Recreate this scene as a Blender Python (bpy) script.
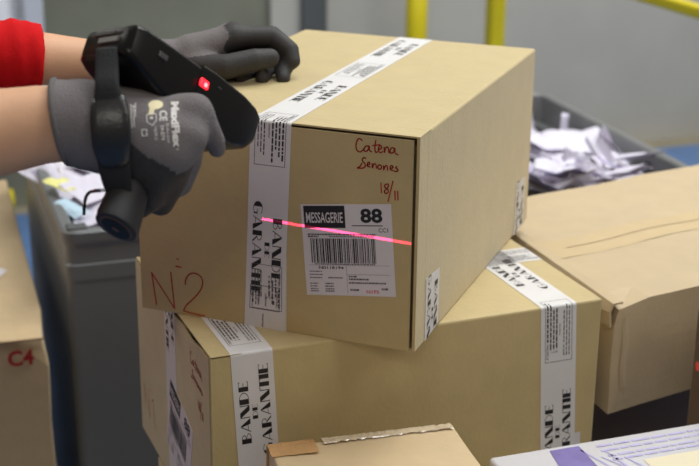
import bpy, bmesh, math, random
import numpy as np
from mathutils import Vector, Matrix, Quaternion

for o in list(bpy.data.objects): bpy.data.objects.remove(o)
SC = bpy.context.scene
COL = SC.collection
random.seed(7); RNG = np.random.default_rng(7)

# ------------------------------------------------------------------ camera, world, lights, exposure
FPX, PITCH, ROLL, CAMH = 1398.5, 0.33524, 0.010232, 1.7772
_fw = np.array([0, math.cos(PITCH), -math.sin(PITCH)]); _up = np.array([0, math.sin(PITCH), math.cos(PITCH)]); _rt = np.array([1., 0, 0])
RT = math.cos(ROLL)*_rt + math.sin(ROLL)*_up
UP = -math.sin(ROLL)*_rt + math.cos(ROLL)*_up
FW = _fw
CAM = np.array([0, 0, CAMH])
def at(x, y, d):                       # the place at picture position x, y and d metres deep into the scene
    return CAM + d*(FW + (x-349.5)/FPX*RT - (y-233)/FPX*UP)
cd = bpy.data.cameras.new('camera'); cam = bpy.data.objects.new('camera', cd); COL.objects.link(cam)
cd.sensor_width = 36; cd.lens = FPX*36/699; cd.clip_start = .05; cd.clip_end = 100
cam.matrix_world = Matrix(((RT[0], UP[0], -FW[0], CAM[0]), (RT[1], UP[1], -FW[1], CAM[1]), (RT[2], UP[2], -FW[2], CAM[2]), (0, 0, 0, 1)))
cd.dof.use_dof = True; cd.dof.focus_distance = 1.60; cd.dof.aperture_fstop = 6.3
SC.camera = cam
SC.view_settings.view_transform = 'Standard'; SC.view_settings.look = 'None'
SC.view_settings.gamma = 1; SC.view_settings.exposure = 0.06; SC.view_settings.use_curve_mapping = False

w = bpy.data.worlds.new('world'); SC.world = w; w.use_nodes = True
w.node_tree.nodes['Background'].inputs[0].default_value = (1.0, .95, .88, 1)
w.node_tree.nodes['Background'].inputs[1].default_value = .20
def area(name, loc, target, sx, sy, power, color):
    l = bpy.data.lights.new(name, 'AREA'); l.shape = 'RECTANGLE'; l.size = sx; l.size_y = sy; l.energy = power; l.color = color
    o = bpy.data.objects.new(name, l); COL.objects.link(o); o.location = loc
    o.rotation_euler = (Vector(target)-Vector(loc)).to_track_quat('-Z', 'Y').to_euler(); return o
area('ceiling_light_row', (1.0, 2.3, 4.2), (.35, 2.0, 0), 1.6, 3.0, 100, (.90, .97, 1))
area('ceiling_light_row', (2.9, .6, 3.7), (.2, 2.0, 1.0), 1.2, 1.6, 26, (1, .96, .90))
area('side_light_row', (-2.7, 2.9, 3.3), (-.2, 1.9, 1.0), 1.4, .9, 20, (1, .97, .88))
area('front_light_row', (-.6, -2.2, 3.9), (.1, 1.8, 1.2), 2.2, .8, 29, (1, .94, .84))
area('ceiling_light_row', (1.8, 4.3, 4.2), (1.6, 4.9, 0), 3.0, 1.0, 105, (1, .98, .93))

# ------------------------------------------------------------------ materials
def srgb(r, g, b): return tuple(((c/255/12.92) if c/255 <= .04045 else ((c/255+.055)/1.055)**2.4) for c in (r, g, b)) + (1,)
def mat(name, col, rough=.6, metal=0, noise=0, nscale=40, bump=0, bscale=None, emis=None, spec=.5, stretch=None, coat=0, trans=0):
    m = bpy.data.materials.new(name); m.use_nodes = True; nt = m.node_tree; b = nt.nodes['Principled BSDF']
    b.inputs['Base Color'].default_value = col; b.inputs['Roughness'].default_value = rough; b.inputs['Metallic'].default_value = metal
    b.inputs['Specular IOR Level'].default_value = spec; b.inputs['Coat Weight'].default_value = coat
    b.inputs['Transmission Weight'].default_value = trans
    tc = nt.nodes.new('ShaderNodeTexCoord'); mp = nt.nodes.new('ShaderNodeMapping'); nt.links.new(tc.outputs['Object'], mp.inputs['Vector'])
    if stretch: mp.inputs['Scale'].default_value = stretch
    if noise:
        n = nt.nodes.new('ShaderNodeTexNoise'); n.inputs['Scale'].default_value = nscale; n.inputs['Detail'].default_value = 5
        nt.links.new(mp.outputs[0], n.inputs['Vector'])
        r = nt.nodes.new('ShaderNodeMapRange'); r.inputs[1].default_value = .25; r.inputs[2].default_value = .75
        r.inputs[3].default_value = 1-noise; r.inputs[4].default_value = 1+noise; nt.links.new(n.outputs[0], r.inputs[0])
        mx = nt.nodes.new('ShaderNodeVectorMath'); mx.operation = 'SCALE'; mx.inputs[0].default_value = col[:3]
        nt.links.new(r.outputs[0], mx.inputs['Scale']); nt.links.new(mx.outputs[0], b.inputs['Base Color'])
    if bump:
        n2 = nt.nodes.new('ShaderNodeTexNoise'); n2.inputs['Scale'].default_value = bscale or nscale; n2.inputs['Detail'].default_value = 4
        nt.links.new(mp.outputs[0], n2.inputs['Vector'])
        bp = nt.nodes.new('ShaderNodeBump'); bp.inputs['Strength'].default_value = bump; bp.inputs['Distance'].default_value = .004
        nt.links.new(n2.outputs[0], bp.inputs['Height']); nt.links.new(bp.outputs[0], b.inputs['Normal'])
    if emis: b.inputs['Emission Color'].default_value = emis[0]; b.inputs['Emission Strength'].default_value = emis[1]
    return m
def cardboard(name, col):              # kraft board: fibre mottling plus the faint ribs of the fluting
    m = mat(name, col, .6, noise=.055, nscale=26, bump=.12, bscale=160, spec=.5)
    nt = m.node_tree; b = nt.nodes['Principled BSDF']; src = b.inputs['Base Color'].links[0].from_socket
    b.inputs['Sheen Weight'].default_value = .28; b.inputs['Sheen Roughness'].default_value = .45
    tc = nt.nodes.new('ShaderNodeTexCoord'); wv = nt.nodes.new('ShaderNodeTexWave'); wv.bands_direction = 'DIAGONAL'
    sep = nt.nodes.new('ShaderNodeSeparateXYZ'); nt.links.new(tc.outputs['Object'], sep.inputs[0])
    ad = nt.nodes.new('ShaderNodeMath'); ad.operation = 'ADD'; nt.links.new(sep.outputs[0], ad.inputs[0]); nt.links.new(sep.outputs[1], ad.inputs[1])
    ml = nt.nodes.new('ShaderNodeMath'); ml.operation = 'MULTIPLY'; ml.inputs[1].default_value = 900; nt.links.new(ad.outputs[0], ml.inputs[0])
    sn = nt.nodes.new('ShaderNodeMath'); sn.operation = 'SINE'; nt.links.new(ml.outputs[0], sn.inputs[0])
    rr = nt.nodes.new('ShaderNodeMapRange'); rr.inputs[1].default_value = -1; rr.inputs[2].default_value = 1; rr.inputs[3].default_value = .997; rr.inputs[4].default_value = 1.003
    nt.links.new(sn.outputs[0], rr.inputs[0])
    mx = nt.nodes.new('ShaderNodeVectorMath'); mx.operation = 'SCALE'; nt.links.new(src, mx.inputs[0]); nt.links.new(rr.outputs[0], mx.inputs['Scale'])
    nt.links.new(mx.outputs[0], b.inputs['Base Color']); nt.nodes.remove(wv)
    return m
M = {}
M['kraft'] = cardboard('kraft_board', srgb(186, 165, 116))
M['kraft_pink'] = cardboard('kraft_board_pinkish', srgb(184, 162, 126))
M['kraft_brown'] = cardboard('kraft_board_brown', srgb(140, 110, 74))
M['kraft_shaded'] = cardboard('kraft_board_shaded', srgb(112, 84, 52))  # board with the shade between the cartons put into its base colour
M['kraft_pale'] = cardboard('kraft_board_pale', srgb(194, 168, 128))
M['tape'] = mat('white_paper_tape', srgb(212, 208, 206), .42, noise=.03, nscale=30, spec=.4)
M['tape_over'] = mat('white_paper_tape_second_layer', srgb(206, 202, 200), .42, noise=.03, nscale=30, spec=.4)
M['label'] = mat('label_paper', srgb(212, 205, 206), .5, noise=.02, nscale=40)
M['ink'] = mat('black_ink', srgb(26, 22, 22), .55)
M['ink_grey'] = mat('grey_ink', srgb(84, 78, 84), .6)
M['ink_red'] = mat('red_marker', srgb(168, 30, 22), .6)
M['ink_pink'] = mat('red_stamp_ink', srgb(205, 90, 105), .6)
M['kraft_tape'] = mat('kraft_tape', srgb(190, 166, 126), .5, noise=.04, nscale=30)
M['clear_tape'] = mat('shiny_clear_tape', srgb(205, 186, 158), .12, noise=.10, nscale=25, bump=.8, bscale=60, spec=.8, coat=.6)
M['brown_tape'] = mat('glossy_brown_tape', srgb(184, 142, 96), .25, noise=.15, nscale=30, bump=.4, bscale=50)
M['poly'] = mat('white_parcel_film', srgb(204, 201, 204), .28, noise=.04, nscale=12, bump=.5, bscale=14, spec=.6, coat=.3)
M['purple'] = mat('purple_print', srgb(116, 103, 160), .35, noise=.22, nscale=35)
M['purple_line'] = mat('pale_purple_print', srgb(176, 168, 205), .4, noise=.15, nscale=60)
M['beige_label'] = mat('beige_window', srgb(214, 202, 172), .45)
M['bin'] = mat('grey_moulded_plastic', srgb(108, 109, 109), .36, noise=.05, nscale=7, bump=.05, bscale=30, spec=.5)
M['bin_in'] = mat('grey_moulded_plastic_inner', srgb(122, 119, 119), .4, noise=.05, nscale=7)
M['paper'] = mat('white_paper', srgb(208, 203, 216), .7, noise=.03, nscale=8)
M['paper_cream'] = mat('cream_paper', srgb(228, 222, 208), .7, noise=.03, nscale=8)
M['paper_yellow'] = mat('yellow_paper', srgb(222, 218, 138), .7)
M['paper_blue'] = mat('pale_blue_paper', srgb(186, 210, 226), .7)
M['paper_mauve'] = mat('mauve_shadow_paper', srgb(166, 160, 186), .7, noise=.3, nscale=22)  # purple shadow on white paper, put into the colour
M['yellow'] = mat('yellow_paint', srgb(208, 190, 20), .4, noise=.06, nscale=6)
M['wall_light'] = mat('painted_concrete_light', srgb(176, 173, 165), .85, noise=.06, nscale=3.5, bump=.1, bscale=30)
M['wall_old'] = mat('raw_concrete', srgb(120, 121, 106), .9, noise=.12, nscale=4, bump=.3, bscale=14)
M['wall_post'] = mat('dark_grey_steel', srgb(82, 84, 84), .6, noise=.08, nscale=4)
M['concrete_floor'] = mat('bare_concrete_floor', srgb(150, 142, 122), .8, noise=.1, nscale=5)
M['floor_blue'] = mat('blue_floor_paint', srgb(94, 126, 174), .45, noise=.09, nscale=4)
M['curtain'] = mat('white_plastic_sheet', srgb(232, 232, 236), .45, noise=.02, nscale=3)
M['curtain_edge'] = mat('grey_plastic_edge', srgb(190, 194, 204), .45)
M['skin'] = mat('skin', srgb(206, 158, 124), .55, noise=.05, nscale=24, bump=.06, bscale=220, spec=.35)
M['shirt'] = mat('red_jersey', srgb(196, 22, 26), .85, noise=.06, nscale=60, bump=.15, bscale=300, spec=.1)
M['trouser'] = mat('navy_cotton', srgb(44, 50, 70), .9, noise=.08, nscale=60)
M['hair'] = mat('brown_hair', srgb(58, 40, 28), .6, noise=.3, nscale=90, stretch=(1, 1, .1))
M['shoe'] = mat('black_leather', srgb(28, 27, 27), .4)
M['glove'] = mat('grey_knit_nylon', srgb(112, 106, 106), .85, noise=.07, nscale=420, bump=.35, bscale=520, spec=.2, stretch=(1, .35, 1))
M['nitrile'] = mat('black_nitrile_foam', srgb(52, 49, 48), .62, noise=.1, nscale=240, bump=.25, bscale=420, spec=.35)
M['glove_print'] = mat('pale_glove_print', srgb(214, 208, 204), .7)
M['glove_badge'] = mat('cream_badge_print', srgb(222, 208, 168), .7)
M['glove_rim'] = mat('grey_overlock_rim', srgb(98, 93, 94), .9, bump=.4, bscale=500)
M['device'] = mat('black_device_plastic', srgb(12, 11, 11), .28, noise=.06, nscale=40, bump=.03, bscale=500, spec=.3)
M['device_soft'] = mat('black_soft_rubber', srgb(34, 32, 33), .55, bump=.08, bscale=300)
M['device_edge'] = mat('dark_grey_device_plastic', srgb(66, 62, 62), .4)
M['strap'] = mat('black_leatherette', srgb(28, 27, 27), .33, bump=.12, bscale=260, spec=.6)
M['webbing'] = mat('black_webbing', srgb(22, 21, 22), .8, bump=.3, bscale=400)
M['led'] = mat('lit_red_led', srgb(255, 40, 50), .3, emis=((1, .02, .04, 1), 1.6))
M['led_core'] = mat('lit_red_led_core', srgb(255, 150, 150), .3, emis=((1, .22, .24, 1), 2.2))
M['metal'] = mat('bright_metal', srgb(190, 190, 195), .25, metal=1)
M['sensor'] = mat('brown_plate', srgb(84, 62, 54), .4)
M['glass'] = mat('dark_red_window', srgb(60, 8, 10), .08, spec=.8)
M['black'] = mat('plain_black', srgb(16, 15, 15), .5)
M['table'] = mat('grey_laminate', srgb(150, 150, 148), .5)

# ------------------------------------------------------------------ mesh helpers
def link(name, me, m=None, parent=None, smooth=False):
    o = bpy.data.objects.new(name, me); COL.objects.link(o)
    for x in (m if isinstance(m, (list, tuple)) else [m] if m else []): me.materials.append(x)
    if parent: o.parent = parent
    if smooth:
        for p in me.polygons: p.use_smooth = True
    return o
def from_py(name, v, f, m=None, parent=None, smooth=False):
    me = bpy.data.meshes.new(name); me.from_pydata([tuple(map(float, x)) for x in v], [], [tuple(map(int, x)) for x in f]); me.update()
    return link(name, me, m, parent, smooth)
def from_bm(name, bm, m=None, parent=None, smooth=False):
    bmesh.ops.recalc_face_normals(bm, faces=bm.faces); me = bpy.data.meshes.new(name); bm.to_mesh(me); bm.free()
    return link(name, me, m, parent, smooth)
def tag(o, label=None, cat=None, group=None, kind=None):
    if label: o['label'] = label
    if cat: o['category'] = cat
    if group: o['group'] = group
    if kind: o['kind'] = kind
    return o
def empty(name, loc=(0, 0, 0), rz=0, quat=None):
    o = bpy.data.objects.new(name, None); COL.objects.link(o); o.location = loc; o.empty_display_size = .05
    if quat is not None: o.rotation_mode = 'QUATERNION'; o.rotation_quaternion = quat
    else: o.rotation_euler = (0, 0, rz)
    return o
def bm_box(bm, lo, hi, bev=0, seg=2):
    r = bmesh.ops.create_cube(bm, size=1); vs = r['verts']
    for v in vs: v.co = Vector([lo[i]+(v.co[i]+.5)*(hi[i]-lo[i]) for i in range(3)])
    if bev:
        es = list({e for v in vs for e in v.link_edges}); bmesh.ops.bevel(bm, geom=es, offset=bev, segments=seg, profile=.5, affect='EDGES')
def box(name, lo, hi, m, parent=None, bev=0, seg=2):
    bm = bmesh.new(); bm_box(bm, lo, hi, bev, seg); return from_bm(name, bm, m, parent)
def tube_geo(pts, rad, n=10, caps=True):
    pts = [np.array(p, float) for p in pts]; V = []; Fc = []; N = len(pts)
    t0 = pts[1]-pts[0]; a = np.cross(t0, [0, 0, 1.]); a = a if np.linalg.norm(a) > 1e-6 else np.array([1., 0, 0]); a /= np.linalg.norm(a)
    for i, p in enumerate(pts):
        t = pts[min(i+1, N-1)]-pts[max(i-1, 0)]; t /= np.linalg.norm(t); a = a-t*(a@t); a /= np.linalg.norm(a); b = np.cross(t, a)
        r = rad[i] if hasattr(rad, '__len__') else rad
        for k in range(n): V.append(p+r*(math.cos(2*math.pi*k/n)*a+math.sin(2*math.pi*k/n)*b))
    for i in range(N-1):
        for k in range(n): Fc.append((i*n+k, i*n+(k+1) % n, (i+1)*n+(k+1) % n, (i+1)*n+k))
    if caps: Fc.append(tuple(range(n-1, -1, -1))); Fc.append(tuple(range((N-1)*n, N*n)))
    return V, Fc
def tube(name, pts, rad, m, parent=None, n=12):
    V, Fc = tube_geo(pts, rad, n); return from_py(name, V, Fc, m, parent, True)
def inv(o):                            # world points into the local frame of an empty
    if o.rotation_mode == 'QUATERNION': R = o.rotation_quaternion.to_matrix()
    else: R = o.rotation_euler.to_matrix()
    Ri = np.array(R).T; L = np.array(o.location)
    return lambda p: Ri @ (np.array(p, float)-L)

# ------------------------------------------------------------------ lettering: lists of convex polygons in a flat (s, t) frame
_tc = {}
def text_polys(s, size=1.0, bold=0.0, sx=1.0):
    key = (s, bold)
    if key not in _tc:
        c = bpy.data.curves.new('t', 'FONT'); c.body = s; c.size = 1; c.offset = bold; c.resolution_u = 3; c.fill_mode = 'FRONT'
        o = bpy.data.objects.new('t', c); COL.objects.link(o); dg = bpy.context.evaluated_depsgraph_get()
        e = o.evaluated_get(dg); me = e.to_mesh(); me.calc_loop_triangles()
        P = [[(me.vertices[i].co.x, me.vertices[i].co.y) for i in t.vertices] for t in me.loop_triangles]
        e.to_mesh_clear(); bpy.data.objects.remove(o); bpy.data.curves.remove(c); _tc[key] = P
    return [[(x*size*sx, y*size) for x, y in p] for p in _tc[key]]
def width(P): return max(x for p in P for x, y in p), min(x for p in P for x, y in p)
def fit(P, x0, x1, y0, y1):            # scale a group of polygons into a rectangle
    X = [x for p in P for x, y in p]; Y = [y for p in P for x, y in p]; a, b, c, d = min(X), max(X), min(Y), max(Y)
    return [[(x0+(x-a)/(b-a)*(x1-x0), y0+(y-c)/(d-c)*(y1-y0)) for x, y in p] for p in P]
def rect(a, b, c, d): return [(a, b), (c, b), (c, d), (a, d)]
def arc(cx, cy, rx, ry, a0, a1, th, n=9):
    out = []
    for i in range(n):
        u, v = a0+(a1-a0)*i/n, a0+(a1-a0)*(i+1)/n
        q = lambda t, k: (cx+(rx-k)*math.cos(t), cy+(ry-k)*math.sin(t))
        out.append([q(u, 0), q(v, 0), q(v, th), q(u, th)])
    return out
TH = .055
def fat(ch):                           # display capitals with one fat stroke and hairlines
    H = math.pi/2
    if ch == 'I': return [rect(0, 0, .30, 1)], .36
    if ch == 'E': return [rect(0, 0, .30, 1), rect(.3, 1-TH, .62, 1), rect(.3, .48, .56, .48+TH), rect(.3, 0, .62, TH), rect(.62-TH, 0, .62, .14), rect(.62-TH, .86, .62, 1)], .68
    if ch == 'T': return [rect(.18, 0, .48, 1), rect(0, 1-TH, .66, 1), rect(0, .84, TH, 1), rect(.66-TH, .84, .66, 1)], .68
    if ch == 'D': return [rect(0, 0, .34, 1)]+arc(.34, .5, .42, .5, -H, H, TH), .82
    if ch == 'B': return [rect(0, 0, .32, 1)]+arc(.32, .76, .26, .24, -H, H, TH)+arc(.32, .26, .34, .26, -H, H, TH), .72
    if ch == 'R': return [rect(0, 0, .32, 1)]+arc(.32, .72, .32, .28, -H, H, TH)+[[(.36, .46), (.46, .46), (.78, 0), (.64, 0)]], .82
    if ch == 'N': return [rect(0, 0, TH, 1), [(0, 1), (.34, 1), (.80, 0), (.46, 0)], rect(.80-TH, 0, .80, 1)], .86
    if ch == 'A': return [[(.36, 1), (.46, 1), (.90, 0), (.54, 0)], [(.36, 1), (.42, 1), (.06, 0), (0, 0)], rect(.14, .24, .62, .24+TH)], .94
    if ch == 'G':
        P = arc(.46, .5, .46, .5, H*.5, H*3.4, TH, 14); n = 8
        for i in range(n):
            u, v = H+2*H*i/n, H+2*H*(i+1)/n
            P.append([(.46+.46*math.cos(u)*1, .5+.5*math.sin(u)), (.46+.46*math.cos(v), .5+.5*math.sin(v)), (.34, .5+.5*math.sin(v)*.94), (.34, .5+.5*math.sin(u)*.94)])
        return P+[rect(.5, .40, .86, .40+TH), rect(.70, .05, .80, .42)], .94
    return [], .4
def fat_word(w):
    P = []; x = 0
    for ch in w:
        p, a = fat(ch); P += [[(x+u, v) for u, v in q] for q in p]; x += a
    return P
def frame(a, b, c, d, th): return [rect(a, b, c, b+th), rect(a, d-th, c, d), rect(a, b+th, a+th, d-th), rect(c-th, b+th, c, d-th)]
def dashes(s0, s1, t0, t1, rnd):       # a line of print too small to read
    P = []; s = s0
    while s < s1-.002:
        L = rnd.uniform(.003, .009); P.append(rect(s, t0, min(s+L, s1), t1)); s += L+.0014
    return P
def guarantee_block(c):                # BANDE DE GARANTIE in two rows, centred at s = c, t runs -.027..027
    P = fit(fat_word('GARANTIE'), c-.0625, c+.0625, -.0195, -.0068)
    P += fit(fat_word('BANDE'), c-.0425, c+.0425, .0075, .0200) + fit(fat_word('DE'), c-.010, c+.010, -.0028, .0040)
    return P
def notice_block(s0, s1):
    rnd = random.Random(3); P = frame(s0, -.0205, s1, .0205, .0007)
    tops = [(.0150, .0182, 0, 'ATTENTION !'), (.0105, .0135, .010, 'I -'), (.0060, .0090, .010, 'II -'), (.0015, .0045, .010, 'III -'),
            (-.0034, -.0006, .034, 'transporteur'), (-.0092, -.0068, .004, 'IMPORTANT :'), (-.0132, -.0110, .004, ''), (-.0172, -.0150, .004, '')]
    for a, b, ind, wd in tops:
        s = s0+.004+ind
        if wd:
            q = text_polys(wd, 1, .02); A, B = width(q); L = (A-B)*(b-a)/.72*.9; P += fit(q, s, s+L, a, b); s += L+.0015
        if wd != 'transporteur': P += dashes(s, s1-.004-(.02*rnd.random() if ind else 0), a+.0004, b-.0004, rnd)
    return P
def clip(poly, s0, s1):
    for sgn, lim in ((1, s0), (-1, -s1)):
        out = []
        for i in range(len(poly)):
            p, q = poly[i], poly[(i+1) % len(poly)]; a, b = sgn*p[0]-lim, sgn*q[0]-lim
            if a >= 0: out.append(p)
            if (a >= 0) != (b >= 0):
                k = a/(a-b); out.append((p[0]+(q[0]-p[0])*k, p[1]+(q[1]-p[1])*k))
        poly = out
        if len(poly) < 3: return None
    return poly
class Path:                            # a strip line folded over box edges; s runs along it, t across it
    def __init__(self, corners, across, r=.003, skew=(0, 0, 1)):
        C = [np.array(c, float) for c in corners]; self.a = np.array(across, float); pts = [C[0]]
        for i in range(1, len(C)-1):
            u = C[i-1]-C[i]; v = C[i+1]-C[i]; u /= np.linalg.norm(u); v /= np.linalg.norm(v); cen = C[i]+r*(u+v)
            for k in range(5):
                q = -(v*math.cos(k*math.pi/8)+u*math.sin(k*math.pi/8)); pts.append(cen+r*q)
        pts.append(C[-1]); self.p = pts; self.skew = skew
        self.s = np.concatenate([[0], np.cumsum([np.linalg.norm(pts[i+1]-pts[i]) for i in range(len(pts)-1)])])
        nn = []
        for i in range(len(pts)-1):
            t = pts[i+1]-pts[i]; n = np.cross(t, self.a); nn.append(n/np.linalg.norm(n))
        self.n = nn; self.L = self.s[-1]
    def flip(self): self.n = [-x for x in self.n]; return self
    def at(self, s, t, off, i):
        k = (s-self.s[i])/(self.s[i+1]-self.s[i]); nv = self.n[i]
        if i > 0 and k < 1e-6: nv = nv+self.n[i-1]
        if i < len(self.n)-1 and k > 1-1e-6: nv = nv+self.n[i+1]
        nv = nv/np.linalg.norm(nv)
        return self.p[i]+(self.p[i+1]-self.p[i])*k+(t+self.skew[0]*(min(max(s, self.skew[1]), self.skew[2])-self.skew[1]))*self.a+off*nv
    def mesh(self, name, polys, off, m, parent):
        V = []; Fc = []
        for p in polys:
            for i in range(len(self.n)):
                q = clip(p, self.s[i], self.s[i+1])
                if q: Fc.append(tuple(range(len(V), len(V)+len(q)))); V += [self.at(s, t, off, i) for s, t in q]
        return from_py(name, V, Fc, m, parent)
    def strip(self, name, hw, off, m, parent, th=.0003, s0=0, s1=None, ragged=0):
        s1 = self.L if s1 is None else s1; V = []; Fc = []; st = [(i, s) for i in range(len(self.n)) for s in [max(self.s[i], s0)] if self.s[i+1] > s0 and self.s[i] < s1]
        st.append((st[-1][0], min(s1, self.s[st[-1][0]+1])))
        for j, (i, s) in enumerate(st):
            g0 = ragged if j == 0 else 0; g1 = ragged if j == len(st)-1 else 0
            for t, o in ((-hw, off), (hw, off), (hw, off-th), (-hw, off-th)): V.append(self.at(min(max(s+(g1-g0)*(0 if t < 0 else -1), self.s[i]), self.s[i+1]), t, o, i))
        n = len(st)
        for j in range(n-1):
            for k in range(4): Fc.append((j*4+k, j*4+(k+1) % 4, j*4+4+(k+1) % 4, j*4+4+k))
        Fc += [(3, 2, 1, 0), tuple(n*4-4+k for k in range(4))]
        bm = bmesh.new(); vs = [bm.verts.new(v) for v in V]
        for f in Fc: bm.faces.new([vs[k] for k in f])
        return from_bm(name, bm, m, parent)
def flat(name, polys, O, ex, ey, off, m, parent):      # polygons on a flat face, lifted off it by off
    O, ex, ey = (np.array(x, float) for x in (O, ex, ey)); n = np.cross(ex, ey); V = []; Fc = []
    for p in polys: Fc.append(tuple(range(len(V), len(V)+len(p)))); V += [O+ex*x+ey*y+off*n for x, y in p]
    return from_py(name, V, Fc, m, parent)
def stroke(pts, wd):                   # a marker stroke as joined quads with round-ish joints
    P = []
    pts = [np.array(p, float) for p in pts]
    for a, b in zip(pts, pts[1:]):
        d = b-a; L = np.linalg.norm(d)
        if L < 1e-6: continue
        d /= L; n = np.array([-d[1], d[0]])*wd/2; P.append([a-n, b-n, b+n, a+n])
    for a in pts: P.append([a+wd/2*np.array([math.cos(k*math.pi/3), math.sin(k*math.pi/3)]) for k in range(6)])
    return [[tuple(q) for q in p] for p in P]
def smooth_line(pts, n=4):
    p = [np.array(q, float) for q in pts]; out = []
    for i in range(len(p)-1):
        a, b, c, d = p[max(i-1, 0)], p[i], p[i+1], p[min(i+2, len(p)-1)]
        for k in range(n):
            t = k/n; out.append(.5*((2*b)+(c-a)*t+(2*a-5*b+4*c-d)*t*t+(-a+3*b-3*c+d)*t**3))
    out.append(p[-1]); return out

# ------------------------------------------------------------------ the setting
YAW = .37
UV_, VV_ = np.array([math.cos(YAW), math.sin(YAW), 0]), np.array([-math.sin(YAW), math.cos(YAW), 0])
def uvz(u, v, z): return UV_*u+VV_*v+np.array([0, 0, z])
def room_box(name, lo, hi, m, kind='structure'):
    o = box(name, lo, hi, m); o.rotation_euler = (0, 0, YAW); return tag(o, kind=kind) if kind else o
tag(room_box('floor', (-6, -4, -.1), (8, 5.7, 0), M['concrete_floor']), 'bare concrete floor strip along the wall', 'floor')
tag(room_box('trim_1', (-6, -4, 0), (8, 5.396, .003), M['floor_blue']), 'blue painted floor area', 'floor')
tag(room_box('wall_back', (2.0, 5.526, 0), (8, 5.72, 4.4), M['wall_light']), 'light grey painted concrete wall behind the yellow posts', 'wall')
tag(room_box('wall_back_left', (-6, 5.500, 0), (1.765, 5.72, 4.4), M['wall_old']), 'older greenish grey raw concrete wall', 'wall')
tag(room_box('trim_2', (1.765, 5.47, 0), (1.893, 5.72, 4.4), M['wall_light']), 'grey concrete pilaster beside the dark steel post', 'wall')
tag(room_box('trim_3', (1.893, 5.44, 0), (2.0, 5.72, 4.4), M['wall_post']), 'dark grey steel column set in the wall', 'column')
bm = bmesh.new()
for z in (.35, .62, .90, 1.2, 1.5): bm_box(bm, (-6, 5.492, z-.006), (1.765, 5.5005, z+.006))
o = from_bm('trim_4', bm, M['concrete_floor']); o.rotation_euler = (0, 0, YAW); tag(o, 'horizontal shutter board ridges on the raw concrete wall', 'wall', kind='structure')

# yellow steel
yp = empty('guard_post', uvz(2.292, 5.18, 0), YAW)
tube('post_tube', [(0, 0, .012), (0, 0, 1.25)], .044, M['yellow'], yp, 20)
box('base_plate', (-.09, -.09, .003), (.09, .09, .014), M['yellow'], yp, .002)
tag(yp, 'yellow vertical post standing alone nearer the dark steel column', 'post')
gr = empty('guard_rail', uvz(2.435, 4.2, 0), YAW)
box('rail', (-.020, -1.9, 1.030), (.020, .62, 1.068), M['yellow'], gr, .008)
for yy in (.56, -1.8):
    box('post', (-.031, yy-.031, .003), (.031, yy+.031, 1.031), M['yellow'], gr, .01)
tag(gr, 'yellow guard rail sloping across the upper corner with its square post', 'rail')
lr = empty('bumper_bar', uvz(.42, 4.72, 0), YAW)
tube('bar', [(-1.6, 0, .285), (.16, 0, .285)], .034, M['yellow'], lr, 16)
for xx in (-1.4, -.5): box('foot', (xx-.03, -.03, .003), (xx+.03, .03, .275), M['yellow'], lr, .006)
tag(lr, 'low yellow horizontal tube over the blue floor behind the grey container', 'rail')
# hanging white sheet
V = []; Fc = []; nx, nz = 60, 10
for j in range(nz+1):
    for i in range(nx+1):
        x = -1.5+1.36*i/nx; V.append((x, .05*math.sin(i*.55)+.022*math.sin(i*1.31+j*.12), .42+1.75*j/nz))
for j in range(nz):
    for i in range(nx): a = j*(nx+1)+i; Fc.append((a, a+1, a+nx+2, a+nx+1))
cu = empty('plastic_curtain', uvz(.88, 5.25, 0), YAW)
sh = from_py('sheet', V, Fc, M['curtain'], cu, True); sd = sh.modifiers.new('t', 'SOLIDIFY'); sd.thickness = .004
box('edge_strip', (-.15, -.02, .42), (-.078, .02, 2.17), M['curtain_edge'], cu, .008)
tube('hanging_rod', [(-1.6, 0, 2.19), (0, 0, 2.19)], .018, M['wall_post'], cu)
for xx in (-1.55, -.05): box('bracket', (xx-.015, 0, 2.175), (xx+.015, .25, 2.205), M['wall_post'], cu)
tag(cu, 'white plastic sheet hanging in folds by the raw concrete wall above the red sleeve', 'curtain')

# ------------------------------------------------------------------ cartons
CW, CD, CH = .375, .5458, .2705
def carton_shell(root, m, wavy=False):
    w, d, h = CW/2, CD/2, CH; bm = bmesh.new()
    bm_box(bm, (-w, -d+.030, 0), (w, d, h), .003)
    bm_box(bm, (-w+.0001, -d+.004, .001), (-w+.003, -d+.04, h-.001)); bm_box(bm, (-w+.0004, -d+.004, .0005), (w-.0004, -d+.04, .003))
    bm_box(bm, (-w+.001, -d+.0012, h-.0022), (w-.0001, -d+.04, h-.0001))       # top flap lip over the end
    bm_box(bm, (w-.0038, -d+.0008, .001), (w-.0001, -d+.04, h-.0004))           # side wall lip
    from_bm('carton_body', bm, m, root)
    bm = bmesh.new(); n = 24; x0, x1, z0, z1 = -w+.0005, w-.0078, .0006, h-.0050
    top = []
    for i in range(n+1):
        k = i/n; dz = 0
        if wavy: dz = -.006*math.exp(-((k-.80)/.09)**2)-.0025*math.exp(-((k-.6)/.06)**2)+.001*math.sin(k*9)
        top.append((x0+(x1-x0)*k, z1+min(0, dz)))
    rows = []
    for y in (-d, -d+.003):
        rows.append(([bm.verts.new((x, y, z0)) for x, _ in top], [bm.verts.new((x, y, z)) for x, z in top]))
    for i in range(n):
        for lo, hi in rows: bm.faces.new((lo[i], lo[i+1], hi[i+1], hi[i]))
        bm.faces.new((rows[0][1][i], rows[0][1][i+1], rows[1][1][i+1], rows[1][1][i])); bm.faces.new((rows[0][0][i], rows[0][0][i+1], rows[1][0][i+1], rows[1][0][i]))
    for i in (0, n): bm.faces.new((rows[0][0][i], rows[0][1][i], rows[1][1][i], rows[1][0][i]))
    from_bm('end_panel', bm, m, root)
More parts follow.
